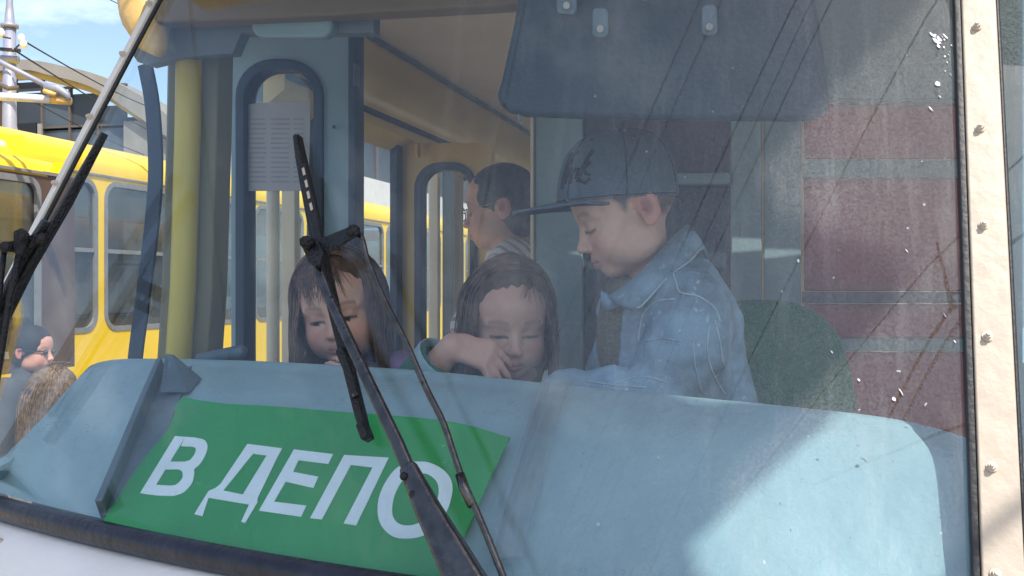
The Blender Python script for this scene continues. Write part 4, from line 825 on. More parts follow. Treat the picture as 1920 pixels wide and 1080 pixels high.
def rotm(yaw, pitch=0, roll=0):
    return np.array(Matrix.Rotation(math.radians(yaw), 3, 'Z') @ Matrix.Rotation(math.radians(pitch), 3, 'X') @ Matrix.Rotation(math.radians(roll), 3, 'Y'))
class Head:
    """face towards local -Y; unit = head height"""
    def __init__(s, c, hh, yaw, pitch=0, roll=0, child=True): s.c = np.array(c); s.hh = hh; s.R = rotm(yaw, pitch, roll); s.child = child
    def w(s, p): return s.c+s.R@(np.array(p, float)*s.hh)
    def loc(s, V): return ((V-s.c)@s.R)/s.hh
    def sculpt(s, cl, neck=None, nr=.15, mouth_open=0.):
        h = s.hh; E = lambda c, r, k=.05, op=1: cl.ell(s.w(c), np.array(r)*h, s.R, k*h, op); C = lambda a, b, ra, rb=None, k=.04, op=1: cl.cap(s.w(a), s.w(b), ra*h, (ra if rb is None else rb)*h, k*h, op)
        ch = s.child
        E((0, .045, .13), (.365, .405, .37)); E((0, -.09, -.10), (.295 if ch else .28, .29, .36), .10)
        E((0, -.15, .16), (.28, .235, .22), .08)                                   # forehead
        E((0, -.245, -.395), (.115, .10, .085), .12)                               # chin
        for q in (-1, 1):
            E((q*.165, -.225, -.20), (.12, .115, .125) if ch else (.10, .10, .12), .10)   # cheek
            E((q*.19, -.05, -.30), (.10, .16, .11), .12)                            # jaw
            E((q*.135, -.405, -.025), (.082, .055, .05), .06, -1)                   # socket
            E((q*.135, -.293, -.035), (.076, .070, .066), .016)                     # lid over the eye
            C((q*.135-.075, -.358, -.062), (q*.135+.075, -.352, -.062), .006, .006, .012, -1)
            C((q*.23, -.285, .05), (q*.07, -.35, .052), .030, .026, .05)            # brow
            # ear
            E((q*.355, .10, -.045), (.036, .088, .135), .02); E((q*.392, .085, -.02), (.026, .050, .082), .014, -1); E((q*.362, .075, -.155), (.024, .045, .035), .02)
            C((q*.385, .03, -.06), (q*.38, .07, -.10), .012, .012, .02)
        C((0, -.345, .0), (0, -.425, -.165), .030, .040, .05); E((0, -.435, -.175), (.045, .042, .040), .03)
        for q in (-1, 1):
            E((q*.046, -.405, -.185), (.032, .036, .028), .02); E((q*.022, -.440, -.212), (.014, .018, .010), .01, -1)
        E((0, -.315, -.27), (.13, .07, .07), .06)
        for q in (-1, 1):
            C((q*.085, -.335, -.305), (q*.018, -.382, -.288), .018, .022, .02); C((q*.078, -.335, -.322), (0, -.375, -.333), .018, .027, .02)
        C((-.085, -.365, -.308), (0, -.412, -.309), .007, .008, .012, -1); C((.085, -.365, -.308), (0, -.412, -.309), .007, .008, .012, -1)
        if neck is not None: cl.cap(s.w((0, .06, -.28)), neck, nr*h, nr*h*1.08, .12*h)
    def paint(s, V, base=(214, 164, 142), lip=(176, 96, 92), brow=(70, 52, 46), hair=None, hairmask=None, lash=True, eye=0., gaze=(0, 0)):
        B = np.array(srgb(*base)[:3]); col = np.tile(B, (len(V), 1)); L_ = s.loc(V); x, y, z = L_[:, 0], L_[:, 1], L_[:, 2]; near = (np.abs(z) < .6) & (np.abs(x) < .5) & (np.abs(y) < .6)
        ax = np.abs(x)
        def mixc(c, m): nonlocal col; m = np.clip(m, 0, 1)[:, None]*near[:, None]; col = col*(1-m)+np.array(srgb(*c)[:3])*m
        mixc((212, 128, 112), .55*np.exp(-(((ax-.18)/.09)**2+((z+.19)/.09)**2))*(y < -.1))            # cheeks
        mixc((206, 128, 114), .4*np.exp(-((ax/.05)**2+((z+.18)/.05)**2))*(y < -.38))
        mixc((204, 118, 104), .55*((ax > .335) & (np.abs(y-.09) < .1) & (np.abs(z+.05) < .15)))       # ears
        mixc((140, 76, 66), .75*np.exp(-(((y-.082)/.045)**2+((z+.03)/.07)**2)**2)*(ax > .33)); lipm = np.clip(1.3-np.sqrt((ax/.088)**2+((z+.312)/.045)**2)*1.0, 0, .28)/.28*(y < -.315); mixc(lip, .55*lipm)  # ear hollow painted dark in place of its shade, then the lips
        mixc((96, 48, 46), np.exp(-((z+.309)/.007)**2)*(ax < .085)*(y < -.33)*.8)
        mixc((150, 96, 84), .45*np.exp(-(((ax-.135)/.07)**2+((z+.01)/.035)**2))*(y < -.25))          # darker brown tone over the lids
        if eye:
            e = np.sqrt(((ax-.135)/.068)**2+((z+.060)/(.030*eye))**2); mixc((158, 146, 142), np.clip((1.15-e)/.3, 0, 1)*(y < -.25)); d2 = np.sqrt((x-np.sign(x)*.135-gaze[0])**2+(z+.060-gaze[1])**2); mixc((34, 24, 22), np.clip((.036-d2)/.008, 0, 1)*(e < 1.15)*(y < -.25))
        if lash:
            t = (ax-.135)/.075; zc = -.062-.012*(1-t*t)+(.034*eye*(1-t*t)); mixc((40, 28, 28), (np.abs(t) < 1.05)*np.exp(-((z-zc)/.0125)**2)*(y < -.2)*.95)
        t = (ax-.15)/.085; zc = .062+.016*(1-t*t); mixc(brow, (np.abs(t) < 1)*np.exp(-((z-zc)/.019)**2)*(y < -.15)*.55)
        if hairmask is not None: mixc(hair, hairmask(x, y, z))
        n = np.sin(V[:, 0]*310)*np.sin(V[:, 1]*270+1)*np.sin(V[:, 2]*290+2); col *= (1+.03*n)[:, None]
        return col
def hand(cl, W, d, n, side, sc=1., curl=(25, 25, 25, 28), thumb=40, spread=7, fdir=None, tn=.25):
    """wrist W, towards the knuckles d, back of hand n; side +1 puts the thumb on d x n"""
    W = np.array(W); d = np.array(d, float); d /= np.linalg.norm(d); n = np.array(n, float); n -= d*n.dot(d); n /= np.linalg.norm(n); s = np.cross(d, n)*side
    pal = .062*sc; off = [.021, .007, -.007, -.020]; ln = [.054, .060, .056, .044]
    for i in range(4):
        a = math.radians((1.5-i)*spread); di = d*math.cos(a)+s*math.sin(a)
        if fdir is not None: f0 = np.array(fdir, float); f0 /= np.linalg.norm(f0); di = f0*math.cos(a)+s*math.sin(a)
        k0 = W+s*off[i]*sc*.55; k1 = W+d*pal*(1, 1.03, .99, .92)[i]+s*off[i]*sc
        cl.cap(k0, k1, .0105*sc, .0088*sc, .010*sc)
        p = k1; ang = math.radians(curl[i]*.6); fd = di
        for j, (fr, rr0, rr1) in enumerate(((.46, .0078, .0070), (.31, .0070, .0062), (.23, .0062, .0050))):
            fd = di*math.cos(ang)-n*math.sin(ang); q = p+fd*ln[i]*fr*sc; cl.cap(p, q, rr0*sc, rr1*sc, .0025); p = q; ang += math.radians(curl[i])
    b = W+d*.018*sc+s*.016*sc; a = math.radians(thumb); td = d*math.cos(a)+s*math.sin(a)-n*tn; td /= np.linalg.norm(td)
    k = b+td*.034*sc; cl.cap(b, k, .012*sc, .0090*sc, .008*sc); td2 = td*.85+d*.5; td2 /= np.linalg.norm(td2); m_ = k+td2*.024*sc; cl.cap(k, m_, .0088*sc, .0076*sc, .003); cl.cap(m_, m_+td2*.018*sc, .0076*sc, .0058*sc, .003)
def A(px, py, D): return np.array(P(px, py, D))
def strands(name, H, n, m, parent, L0, L1, rad=.0016, front=48, seed=1, part=.0, bangs=0, swell=1., clump=.012, side_pull=0.):
    """long hair: locks that leave a parting, follow the skull and hang"""
    rg = np.random.RandomState(seed); hh = H.hh; mb_v = []; mb_f = []; mb_c = []
    down = H.R.T@np.array([0, 0, -1.])
    for i in range(n):
        ph = math.radians(rg.uniform(front, 360-front))            # 0 = towards the face (-Y)
        b = bangs and rg.rand() < bangs
        if b: ph = math.radians(rg.uniform(front-16, front+14)*rg.choice([-1, 1]))
        yr = rg.uniform(-.30, .22) if not b else rg.uniform(-.34, -.18)
        sx = 1 if math.sin(ph) >= 0 else -1
        rx, ry, rz = .395*swell, .445*swell, .40*swell; j = 1+(rg.uniform(-.02, .045) if rg.rand() > .07 else rg.uniform(.05, .12)); tone = rg.uniform(.45, 1.75)
        pts = []; cl_ = rg.randn(3)*.02; wav = rg.rand()*6
        end = np.array([math.sin(ph)*rx, -math.cos(ph)*ry+.045, .10])
        for k in range(9):
            t = k/8; a = t*math.pi/2; c0 = np.array([part*(1-t), yr*(1-t)*.8+.045*t, .13])
            p = np.array([c0[0]*math.cos(a)+math.sin(ph)*rx*math.sin(a), c0[1]*(1-t)+(.045-math.cos(ph)*ry*math.sin(a))*t+ (.0), .13+rz*math.cos(a)*(1-.1*abs(yr))-.05*t])
            pts.append(p*j)
        if True:
            ln = rg.uniform(L0, L1)/hh; p = pts[-1].copy(); dirv = (pts[-1]-pts[-2]); dirv /= np.linalg.norm(dirv); st_ = ln/9
            for k in range(9):
                dirv = dirv*.55+down*.45; dirv /= np.linalg.norm(dirv); p = p+dirv*st_+np.array([math.sin(k*.9+wav)*.008, math.cos(k*.8+wav)*.008, 0])+cl_*(k/9)*.25
                if p[1] < -.12 and abs(p[0]) < .36 and p[2] < .15: p[0] += sx*.02
                pts.append(p)
        r0 = rad*rg.uniform(.7, 1.3); base = len(mb_v); W_ = [H.w(p) for p in pts]; K_ = len(W_)
        for k, p in enumerate(W_):
            t = W_[min(k+1, K_-1)]-W_[max(k-1, 0)]; t = t/np.linalg.norm(t); u = np.cross(t, [0.3, .2, .9]); u /= np.linalg.norm(u); v = np.cross(t, u); r_ = r0*(1-.75*k/K_) if k else r0*.6
            for q in range(3): mb_c.append((tone, tone*.97, tone*.94)); mb_v.append(p+(u*math.cos(2.094*q)+v*math.sin(2.094*q))*r_)
        for k in range(K_-1):
            for q in range(3): mb_f.append((base+k*3+q, base+k*3+(q+1) % 3, base+k*3+3+(q+1) % 3, base+k*3+3+q))
    return npmesh(name, np.array(mb_v), np.array(mb_f), m, parent, np.array(mb_c))
def fringe(H, n, m, parent, x0, x1, seed, reach=1.):
    """short wisps over the forehead"""
    rg = np.random.RandomState(seed); V_ = []; F_ = []; C_ = []
    for i in range(n):
        x = rg.uniform(x0, x1); dx = rg.uniform(-.12, .12); e1 = math.radians(rg.uniform(-6, 30)*reach+40*(1-reach)); tone = rg.uniform(.5, 1.6); b = len(V_)
        for k in range(8):
            t = k/7; e = math.radians(78)*(1-t)+e1*t; xx = x+dx*t*t; w_ = math.sqrt(max(.05, 1-(xx/.42)**2)); p = H.w((xx, .045-.447*math.cos(e)*w_, .13+.40*math.sin(e)*w_)); r_ = .0012*(1-.8*t)
            for q in range(3): V_.append(p+H.R@np.array([math.cos(2.094*q), 0, math.sin(2.094*q)])*r_); C_.append((tone, tone*.97, tone*.94))
        for k in range(7):
            for q in range(3): F_.append((b+k*3+q, b+k*3+(q+1) % 3, b+k*3+3+(q+1) % 3, b+k*3+3+q))
    return npmesh('fringe', np.array(V_), np.array(F_), m, parent, np.array(C_))
def person(label, foot): 
    o = empty('person', foot); tag(o, label, 'person'); return o
from mathutils.bvhtree import BVHTree
def seams(V, Q, lines, r, name, m, parent, lift=.0006):
    bv = BVHTree.FromPolygons([tuple(v) for v in V], [tuple(q) for q in Q]); mb = MB()
    for l in lines:
        pts = []
        for p in smoothcurve([(x, y, 0) for x, y in l], 6):
            h = bv.ray_cast(EYE, ray(p.x, p.y).normalized())
            if h[0] is not None and (not pts or (h[0]-pts[-1]).length < .06): pts.append(h[0]-ray(p.x, p.y).normalized()*lift)
        if len(pts) > 1: mb.tube(pts, r, 5)
    return mb.build(name, m, parent, True) if mb.v else None
def legs(cl, hip, foot_z, yaw, w=.07, r0=.07, r1=.05, ra=.045):
    R = rotm(yaw); hip = np.array(hip)
    for q in (-1, 1):
        a = hip+R@np.array([q*w, 0, 0]); b = np.array([a[0], a[1]-.0, (hip[2]+foot_z)/2+.02])+R@np.array([0, -.02, 0]); c = np.array([a[0], a[1], foot_z+.06])
        cl.chain([a, b, c], [r0, r1, ra], .03); cl.cap(c+R@np.array([0, .02, -.03]), c+R@np.array([0, -.12, -.035]), .04, .03, .02)

# ------------------------------------------------------------------ boy in cap and denim jacket
boy = person('boy in grey cap and denim jacket leaning over the dashboard, looking down', (A(1290, 900, 1.72)[0], A(1290, 900, 1.72)[1], FL))
H = Head(A(1172, 390, 1.65), .205, -71, 22, 2)
lo = A(960, 860, 1.65)+[-.25, -.30, -.12]; hi = A(1330, 240, 1.7)+[.16, .28, .0]
cl = Clay(lo, hi, .0028)
nb = A(1238, 545, 1.68); H.sculpt(cl, nb, .155)
chest = A(1240, 640, 1.69); hip = A(1292, 850, 1.72); Rb = rotm(-71)
cl.ell(chest, (.12, .075, .12), Rb, .03); cl.cap(chest, hip, .08, .085, .03)
shn, elb, wri = A(1290, 578, 1.57), A(1236, 742, 1.555), A(1050, 748, 1.56)
shf, elf, wrf = A(1195, 590, 1.80), A(1150, 745, 1.82), A(1040, 790, 1.74)
cl.chain([nb, shn, elb, wri], [.045, .042, .034, .024], .02); cl.chain([nb, shf, elf, wrf], [.045, .042, .034, .024], .02)
hand(cl, wri, A(960, 770, 1.54)-wri, (0, -.3, 1), 1, .88); hand(cl, wrf, A(960, 810, 1.70)-wrf, (0, -.3, 1), -1, .88)
V, Q = cl.mesh()
hm = lambda x, y, z: .88*np.clip((y+.08+.45*(z+.05)+.008*np.sin(60*z+50*y))/.04, 0, 1)*np.clip((z-np.where(y < .0, -.055+.9*np.clip(y+.08, -.1, .1)*1.2, np.where(y < .2, .06, -.17))+.012*np.sin(70*y+20*x))/.07, 0, 1)*(1-((np.abs(x) > .325) & (np.abs(y-.095) < .10) & (np.abs(z+.045) < .15)))
npmesh('body', V, Q, M['skin'], boy, H.paint(V, (216, 168, 148), brow=(96, 70, 60), hair=(70, 58, 54), hairmask=hm))
# jacket
cl = Clay(lo-[.02, .02, .1], A(1400, 420, 1.7)+[.16, .28, .0], .0032)
cl.ell(chest+[.0, 0, .0], (.150, .108, .15), Rb, .03); cl.cap(chest+np.array(RT)*.012, hip+np.array(RT)*.01, .115, .122, .03)
cl.ell(A(1262, 590, 1.69), (.15, .085, .075), Rb, .04)
cl.chain([A(1292, 580, 1.575), A(1285, 650, 1.55), elb], [.062, .060, .050], .022); cl.chain([elb, (elb+wri)/2, wri+np.array(RT)*.01], [.052, .047, .041], .012)
cl.chain([shf, elf, wrf], [.062, .054, .044], .02)
cl.wrinkle(.011, 50, 3, (1, 1, .6)); cl.wrinkle(.0042, 125, 5)
cl.cap(A(1165, 470, 1.60), A(1228, 560, 1.66), .040, .060, .012, -1)                  # neck opening
cl.ell(A(1128, 640, 1.66), (.07, .035, .14), rotm(-71, 0, 8), .01, -1)               # open front
JV, JQ = cl.mesh(); jk = npmesh('jacket', JV, JQ, M['denim'], boy)
seams(JV, JQ, [[(1262, 512), (1268, 530), (1276, 548), (1310, 556), (1340, 578), (1352, 606)], [(1340, 600), (1350, 640), (1356, 680), (1372, 716)], [(1266, 560), (1230, 566), (1206, 590), (1196, 640)], [(1136, 560), (1130, 620), (1128, 690)], [(1150, 600), (1146, 650), (1150, 700)], [(1330, 610), (1326, 660), (1340, 706), (1360, 740)]], .0015, 'seam', M['denim_seam'], jk)
seams(JV, JQ, [[(1212, 640), (1240, 634), (1270, 638)], [(1300, 640), (1304, 690), (1316, 736)], [(1150, 720), (1200, 706), (1250, 716)], [(1100, 714), (1150, 722), (1210, 726)]], .0011, 'stitch', M['denim_seam'], jk)
# collar: a folded flap round the neck
up_ = [A(1310, 452, 1.74), A(1292, 424, 1.68), A(1262, 448, 1.62), A(1222, 492, 1.585), A(1180, 532, 1.575), A(1142, 556, 1.585), A(1128, 548, 1.64), A(1135, 540, 1.72)]
dn_ = [A(1330, 500, 1.75), A(1318, 468, 1.66), A(1292, 494, 1.585), A(1250, 526, 1.555), A(1214, 566, 1.548), A(1192, 582, 1.552), A(1158, 566, 1.60), A(1140, 580, 1.72)]
uc, dc = smoothcurve(up_, 5), smoothcurve(dn_, 5)
mid_ = [a.lerp(b, .5)+Vector(-FW)*.008 for a, b in zip(uc, dc)]; inn = [a+Vector((0, .012, -.02)) for a in uc]
co = MB().grid([inn, uc, mid_, dc]).build('collar', M['denim'], jk, True); so_ = co.modifiers.new('thick', 'SOLIDIFY'); so_.thickness = .006; so_.offset = 0
MB().tube([p+Vector(-FW)*.0035+Vector((0, 0, .004)) for p in dc], .0013, 5).build('seam', M['denim_seam'], jk, True)
# inner fleece
cl = Clay(A(1090, 720, 1.6)+[-.1, -.1, -.1], A(1260, 500, 1.8)+[.05, .1, 0], .004)
cl.ell(chest+[-.012, 0, .01], (.11, .095, .14), Rb, .02); cl.cap(A(1200, 560, 1.66), A(1218, 530, 1.67), .045, .042, .02); cl.wrinkle(.002, 90, 8); cl.cap(A(1172, 500, 1.64), A(1230, 500, 1.66), .02, .035, .01, -1)
V, Q = cl.mesh(); npmesh('fleece_top', V, Q, M['fleece'], boy)
cl = Clay(hip+[-.25, -.2, -1.0], hip+[.25, .2, .15], .011); cl.ell(hip, (.125, .10, .13), Rb, .03); legs(cl, hip, FL, -71); V, Q = cl.mesh(); npmesh('trousers', V, Q, M['trousers'], boy)
# cap
cR = rotm(-71, 4, 1); cC = A(1158, 376, 1.65)
def capw(p): return Vector(cC+cR@np.array(p))
ca, cb, chh = .099, .083, .112
def cappt(u, v, e=0.):
    """u around (0 = brim), v 0 rim .. 1 top"""
    a = 2*math.pi*u; b = v*math.pi/2; bx_ = math.cos(b)**.62; fz = math.sin(b)**.92
    ridge = 1-.012*abs(math.cos(3*a))**14
    return ((cb+e)*math.sin(a)*bx_*ridge, -(ca+e)*math.cos(a)*bx_*ridge+.006*fz, (chh+e)*fz*ridge*(1+.05*math.cos(a)*(1-fz)))
crown = MB().grid([[capw(cappt(i/72, j/18)) for i in range(73)] for j in range(19)]).build('cap', M['cap'], boy, True); crown['label'] = 'grey flat brimmed cap'
MB().grid([[capw(cappt(i/72, j/18, -.003)) for i in range(73)] for j in range(19)]).build('cap_lining', M['capdark'], crown, True)
MB().ball(capw((0, .006, chh+.001)), .006, 10, (1, 1, .6)).build('button', M['cap'], crown, True)
br = []
for k in range(9):
    f_ = k/8; row = []
    for i in range(25):
        a = math.radians(-74+148*i/24); s_ = math.sin(a); c_ = math.cos(a); r_ = .0+.072*f_*max(.0, c_)**.45
        row.append(capw((cb*1.0*s_*(1+.05*f_), -ca*c_-r_*1.0, .001-.010*f_*c_+.012*(1-c_)*f_-.010*s_*s_)))
    br.append(row)
bo = MB().grid(br).build('brim', M['cap'], crown, True); sm_ = bo.modifiers.new('thick', 'SOLIDIFY'); sm_.thickness = .0045; sm_.offset = 0
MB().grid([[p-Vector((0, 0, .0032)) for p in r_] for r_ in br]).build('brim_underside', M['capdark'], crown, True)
for q in range(6):
    MB().tube([capw(cappt(q/6+1/12, j/14, .0006)) for j in range(15)], .0010, 5).build('panel_seam', M['capdark'], crown, True)
MB().tube([capw(cappt(i/60, .015, .0008)) for i in range(61)], .0010, 5).build('panel_seam', M['capdark'], crown, True)
for a in (.13, .29): MB().tube([capw(cappt(a, .62, .001)), capw(cappt(a, .62, .002))], .003, 8).build('eyelet', M['capdark'], crown)
# brush script stitched on the front panel: strokes given on (u, v)
def stroke(pts, r): MB().tube([capw(cappt(u, v, .0016)) for u, v in pts], r, 6, .5).build('stitched_letter', M['capdark'], crown, True)
def uv(x, y): return (.185-(x-1045)*.0017*1.0-.0, .60-(y-302)*.0062)   # picture-like coordinates on the panel
def us(l, r): stroke([(.055+(x/44)*.105, .10+(1-y/52)*.36) for x, y in l], r)
us([(0, 52), (3, 34), (6, 14), (9, 2)], .0032); us([(6, 14), (14, 4), (19, 0)], .003); us([(12, 14), (9, 34), (5, 46)], .0026)
us([(10, 34), (15, 26), (18, 28), (16, 40), (15, 46)], .003); us([(17, 34), (22, 26), (26, 28), (24, 42)], .0028)
us([(42, 0), (36, 14), (30, 34), (27, 46)], .0032); us([(40, 20), (33, 28), (36, 36), (42, 38)], .003); us([(30, 44), (36, 48), (42, 42)], .0026)

# ------------------------------------------------------------------ girl with her hand at her face (middle)
gB = person('small dark haired girl with hand at her mouth, left of the boy', (A(955, 900, 1.86)[0], A(955, 900, 1.86)[1], FL))
H = Head(A(951, 600, 1.80), .197, 27, 13, 0)
lo = A(700, 860, 1.8)+[-.1, -.25, -.08]; hi = A(1080, 480, 1.8)+[.1, .22, .02]
cl = Clay(lo, hi, .003); chest = A(955, 800, 1.86); nb = A(956, 735, 1.85); H.sculpt(cl, nb, .15)
cl.ell(chest, (.10, .065, .12), rotm(17), .03); cl.cap(chest, chest-[0, 0, .2], .07, .075, .03)
sR, eR, wR = A(868, 775, 1.84), A(740, 780, 1.70), A(848, 650, 1.62)
sL, eL, wL = A(1045, 775, 1.84), A(1090, 880, 1.76), A(1010, 850, 1.66)
cl.chain([nb, sR, eR, wR], [.04, .036, .029, .021], .018); cl.chain([nb, sL, eL, wL], [.04, .036, .029, .021], .018)
hand(cl, wR, np.array(RT)*.88-np.array(UP)*.22, np.array(UP)*.45-np.array(FW)*.85, -1, .95, (10, 12, 14, 16), 5, 9, np.array(RT)*.58-np.array(UP)*.78-np.array(FW)*.05, .9)
hand(cl, wL, A(960, 840, 1.62)-wL, (0, -.3, 1), 1, .8)
V, Q = cl.mesh(); npmesh('body', V, Q, M['skin'], gB, H.paint(V, (206, 156, 138), brow=(84, 64, 58), eye=.45, gaze=(0, -.015)))
cl = Clay(lo-[0, 0, .25], A(1150, 640, 1.8)+[.1, .25, .0], .0045)
cl.ell(chest, (.125, .088, .13), rotm(17), .03); cl.cap(chest, chest-[0, 0, .25], .09, .10, .03); cl.chain([sR, eR, eR+(wR-eR)*.76], [.05, .046, .042], .02); cl.chain([sL, eL, wL], [.05, .044, .036], .02); cl.wrinkle(.003, 80, 2)
cl.cap(H.w((0, .06, -.28)), nb-[0, 0, .0], .05, .055, .01, -1); d_ = (wR-eR)/np.linalg.norm(wR-eR); cl.cap(eR+(wR-eR)*.5, wR, .03, .035, .003, -1)
V, Q = cl.mesh(); tp = npmesh('green_top', V, Q, M['greencloth'], gB)
c0_ = Vector(eR+(wR-eR)*.80); dv = Vector(d_); ua = dv.orthogonal().normalized(); ub = dv.cross(ua)
MB().grid([[c0_+dv*t+(ua*math.cos(k*math.pi/12)+ub*math.sin(k*math.pi/12))*r_ for k in range(25)] for t, r_ in ((-.020, .0425), (-.014, .0440), (.004, .0445), (.008, .0430), (.004, .0415), (-.014, .0405))]).build('cuff', M['cuff'], tp, True)
cl = Clay(chest+[-.25, -.2, -.95], chest+[.25, .2, .0], .012); hp_ = chest-[0, 0, .28]; cl.ell(hp_, (.11, .09, .11), rotm(17), .03); legs(cl, hp_, FL, 17, .055, .06, .045, .04); V, Q = cl.mesh(); npmesh('trousers', V, Q, M['trousers'], gB)
def hairshell(H, m, parent, sw=1.0, back=.0, low=-.25, h=.004, bun=None, face=-.20):
    cl = Clay(H.c-.75*H.hh, H.c+.72*H.hh, h); E = lambda c, r, k=.05, op=1: cl.ell(H.w(c), np.array(r)*H.hh, H.R, k*H.hh, op)
    E((0, .055, .135), (.386*sw, .426*sw, .388*sw)); E((0, .20, -.12), (.33*sw, .25*sw, .30), .1)
    E((0, -.47, -.16), (.27, .33, .40), .06, -1); E((0, -.45, .03), (.245, .26, .245), .05, -1)
    for q in (-1, 1): E((q*.37, .06, -.08), (.07, .10, .13), .03, -1) if low > -.2 else None
    if bun: E(bun[0], bun[1], .06)
    cl.wrinkle(.0022, 260, 4, (1, 1, .3)); V, Q = cl.mesh(); return npmesh('hair', V, Q, m, parent, np.tile((.75, .75, .75), (len(V), 1)))
hs = hairshell(H, M['hair_dark'], gB, 1.0); fringe(H, 40, M['hair_dark'], hs, .12, .30, 8, .6)
strands('hair_strands', H, 2000, M['hair_dark'], hs, .12, .20, .0014, 66, 11, .03, .25, 1.02)

# ------------------------------------------------------------------ girl behind the wiper (left)
gA = person('long haired girl in purple top behind the wiper arm', (A(650, 900, 1.95)[0], A(650, 900, 1.95)[1], FL))
H = Head(A(638, 576, 1.85), .200, 11, 9, -10)
lo = A(480, 860, 1.9)+[-.1, -.22, -.08]; hi = A(840, 440, 1.95)+[.1, .2, .02]
cl = Clay(lo, hi, .003); chest = A(672, 800, 1.93); nb = A(655, 722, 1.90); H.sculpt(cl, nb, .15)
cl.ell(chest, (.10, .065, .12), rotm(30), .03); cl.cap(chest, chest-[0, 0, .2], .07, .075, .03)
sL, eL, wL = A(752, 715, 1.87), A(790, 830, 1.78), A(700, 735, 1.72); sR, eR, wR = A(580, 760, 1.95), A(560, 880, 1.9), A(620, 860, 1.78)
cl.chain([nb, sL, eL, wL], [.04, .036, .029, .021], .018); cl.chain([nb, sR, eR, wR], [.04, .036, .029, .021], .018)
hand(cl, wL, A(655, 690, 1.69)-wL, np.array(UP)*.6-np.array(FW)*.8, -1, .84, (30, 32, 34, 36), 40); hand(cl, wR, A(660, 840, 1.74)-wR, (0, -.3, 1), 1, .8)
V, Q = cl.mesh(); npmesh('body', V, Q, M['skin'], gA, H.paint(V, (210, 160, 140), brow=(84, 64, 58), eye=.62, gaze=(-.012, -.012)))
cl = Clay(lo-[0, 0, .25], A(880, 620, 1.9)+[.1, .25, .0], .0045)
cl.ell(chest, (.125, .088, .13), rotm(30), .03); cl.cap(chest, chest-[0, 0, .25], .09, .10, .03); cl.chain([sL, eL, eL+(wL-eL)*.8], [.056, .046, .036], .02); cl.chain([sR, eR, wR], [.05, .044, .036], .02); cl.wrinkle(.0035, 80, 6)
cl.cap(H.w((0, .06, -.28)), nb, .05, .055, .01, -1); V, Q = cl.mesh(); npmesh('purple_top', V, Q, M['purple'], gA)
cl = Clay(chest+[-.25, -.2, -.98], chest+[.25, .2, .0], .012); hp_ = chest-[0, 0, .28]; cl.ell(hp_, (.11, .09, .11), rotm(30), .03); legs(cl, hp_, FL, 30, .055, .06, .045, .04); V, Q = cl.mesh(); npmesh('trousers', V, Q, M['trousers'], gA)
hs = hairshell(H, M['hair_dark'], gA, 1.0); fringe(H, 260, M['hair_dark'], hs, -.27, .12, 3)
strands('hair_strands', H, 2300, M['hair_dark'], hs, .16, .26, .0014, 64, 5, .02, .28, 1.03)

# ------------------------------------------------------------------ woman with glasses inside the doorway
wo = person('woman with glasses and white striped shirt standing inside, facing left', (A(985, 800, 2.8)[0], A(985, 800, 2.8)[1], FL))
H = Head(A(938, 388, 2.72), .222, -84, 6, 0, child=False)
lo = A(800, 760, 2.75)+[-.12, -.3, -.05]; hi = A(1060, 290, 2.75)+[.15, .3, .0]
cl = Clay(lo, hi, .0042); nb = A(966, 466, 2.76); H.sculpt(cl, nb, .165)
chest = A(985, 620, 2.78); Rw = rotm(-80); cl.ell(chest, (.15, .09, .15), Rw, .04); cl.cap(chest, A(990, 760, 2.8), .10, .11, .04)
sh_, el_, wr_ = A(964, 498, 2.60), A(880, 632, 2.52), A(818, 705, 2.46); sf_, ef_, wf_ = A(974, 500, 2.94), A(940, 700, 2.95), A(880, 740, 2.9)
cl.chain([nb, sh_, el_, wr_], [.05, .05, .038, .026], .03); cl.chain([nb, sf_, ef_, wf_], [.05, .05, .038, .026], .03)
hand(cl, wr_, A(790, 735, 2.43)-wr_, (-.3, -.3, 1), 1, 1.); hand(cl, wf_, A(850, 760, 2.88)-wf_, (-.3, -.3, 1), -1, 1.)
V, Q = cl.mesh(); npmesh('body', V, Q, M['skin'], wo, H.paint(V, (206, 152, 128), lip=(170, 92, 86)))
cl = Clay(lo-[0, 0, .3], A(1080, 440, 2.75)+[.15, .3, 0], .006); cl.ell(chest, (.175, .115, .17), Rw, .04); cl.cap(chest, A(992, 800, 2.8), .125, .135, .04); cl.chain([sh_, sh_+(el_-sh_)*.85], [.068, .062], .03); cl.chain([sf_, sf_+(ef_-sf_)*.85], [.068, .062], .03)
cl.ell(A(970, 486, 2.77), (.185, .088, .055), Rw, .03); cl.wrinkle(.004, 60, 7); cl.cap(A(930, 440, 2.72), A(956, 468, 2.75), .056, .046, .01, -1); V, Q = cl.mesh(); npmesh('shirt', V, Q, M['whiteshirt'], wo)
cl = Clay(A(990, 760, 2.8)+[-.3, -.25, -1.0], A(990, 760, 2.8)+[.3, .25, .12], .014); hp_ = A(990, 780, 2.8); cl.ell(hp_, (.17, .13, .14), Rw, .03); legs(cl, hp_, FL, -80, .08, .085, .06, .05); V, Q = cl.mesh(); npmesh('trousers', V, Q, M['trousers'], wo)
hairshell(H, M['hair_black'], wo, 1.0, low=-.1, h=.005, bun=((0, .44, .02), (.13, .12, .14)))
gm_ = MB()
for q in (-1, 1):
    gm_.tube([H.w((q*.15+.10*math.cos(k*math.pi/8), -.44+.02*abs(math.cos(k*math.pi/8)), -.05+.085*math.sin(k*math.pi/8))) for k in range(17)], .0017, 5); gm_.tube([H.w((q*.25, -.42, -.02)), H.w((q*.36, -.2, .0)), H.w((q*.365, .10, .02))], .0017, 5)
gm_.tube([H.w((-.05, -.44, -.03)), H.w((0, -.46, -.02)), H.w((.05, -.44, -.03))], .0016, 5); gm_.build('glasses', M['steel'], wo, True)

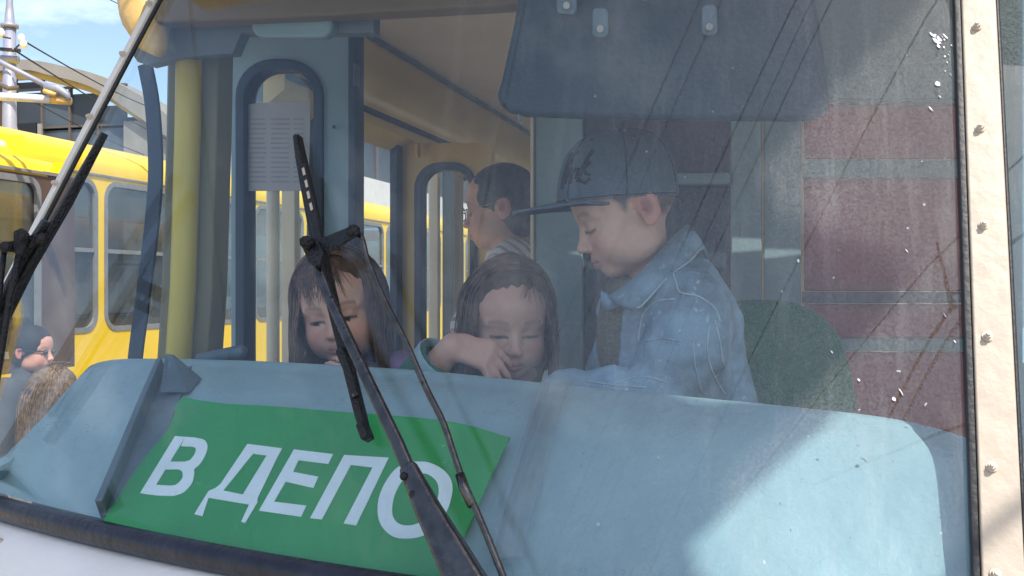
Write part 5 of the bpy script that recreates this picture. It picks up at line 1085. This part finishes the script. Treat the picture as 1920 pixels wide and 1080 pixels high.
# ------------------------------------------------------------------ two people outside, seen through the far corner of the glass
def stander(label, hx, hy, D, hh, yaw, pitch, shirt, hairm, long_hair, base=(206, 150, 128), shades=False, seed=3):
    c = A(hx, hy, D); o = person(label, (c[0], c[1], 0)); H = Head(c, hh, yaw, pitch, 0, child=False); R = rotm(yaw)
    nb = c+R@np.array([0, .03, -.62*hh]); chest = nb-[0, 0, .24]; hipp = nb-[0, 0, .58]
    cl = Clay(c-[.36, .36, .95], c+[.36, .36, .17], .0055); H.sculpt(cl, nb, .17); cl.ell(chest, (.15, .09, .17), R, .05); cl.cap(chest, hipp, .10, .11, .05)
    J = {}
    for q in (-1, 1):
        s_ = nb+R@np.array([q*.17, .0, -.06]); e_ = s_+R@np.array([q*.05, .02, -.28]); w_ = e_+R@np.array([-q*.0, -.12, -.20]); J[q] = (s_, e_, w_)
        cl.chain([nb-[0, 0, .03], s_, e_, w_], [.055, .05, .038, .027], .03); hand(cl, w_, w_-e_, R@np.array([q, 0, 0.2]), -q, 1.1)
    V, Q = cl.mesh(); npmesh('body', V, Q, M['skin'], o, H.paint(V, base))
    cl = Clay(c-[.38, .38, .95], c+[.38, .38, -.05], .009); cl.ell(chest, (.185, .115, .19), R, .05); cl.cap(chest, hipp-[0, 0, .05], .125, .135, .05)
    for q in (-1, 1): s_, e_, w_ = J[q]; cl.chain([nb-[0, 0, .06], s_, s_+(e_-s_)*.9], [.08, .078, .064], .03)
    cl.ell(nb-[0, 0, .06], (.17, .08, .06), R, .04); cl.wrinkle(.006, 40, seed); cl.cap(c, nb+[0, 0, .04], .07, .062, .01, -1); cl.cap(nb-[0, 0, .02], nb+[0, 0, .02], .075, .068, .02); V, Q = cl.mesh(); npmesh('shirt', V, Q, M[shirt], o)
    cl = Clay(hipp-[.3, .3, hipp[2]+.02], hipp+[.3, .3, .16], .014); cl.ell(hipp, (.17, .13, .14), R, .03); legs(cl, hipp, 0, yaw, .085, .09, .065, .055); V, Q = cl.mesh(); npmesh('trousers', V, Q, M['trousers'], o)
    hs = hairshell(H, M[hairm], o, 1.04, h=.006, low=-.1 if not long_hair else -.3)
    if long_hair: strands('hair_strands', H, 1900, M[hairm], hs, .16, .30, .0013, 45, seed, .02, 0, 1.03)
    if shades:
        g_ = MB()
        for q in (-1, 1): g_.ball(H.w((q*.14, -.345, -.03)), .085*hh, 10, (1.1, .6, .7)); g_.tube([H.w((q*.22, -.36, -.01)), H.w((q*.37, -.1, .0)), H.w((q*.37, .1, .0))], .003, 5)
        g_.build('sunglasses', M['rubber'], o, True)
    return o
stander('man in dark shirt and sunglasses standing outside beyond the far corner', 62, 656, 4.9, .225, 98, 2, 'darkshirt', 'hair_black', False, shades=True)
stander('light haired person in grey shirt standing outside in front of the man', 104, 738, 4.1, .215, 130, 4, 'greyshirt', 'hair_fair', True, seed=9)
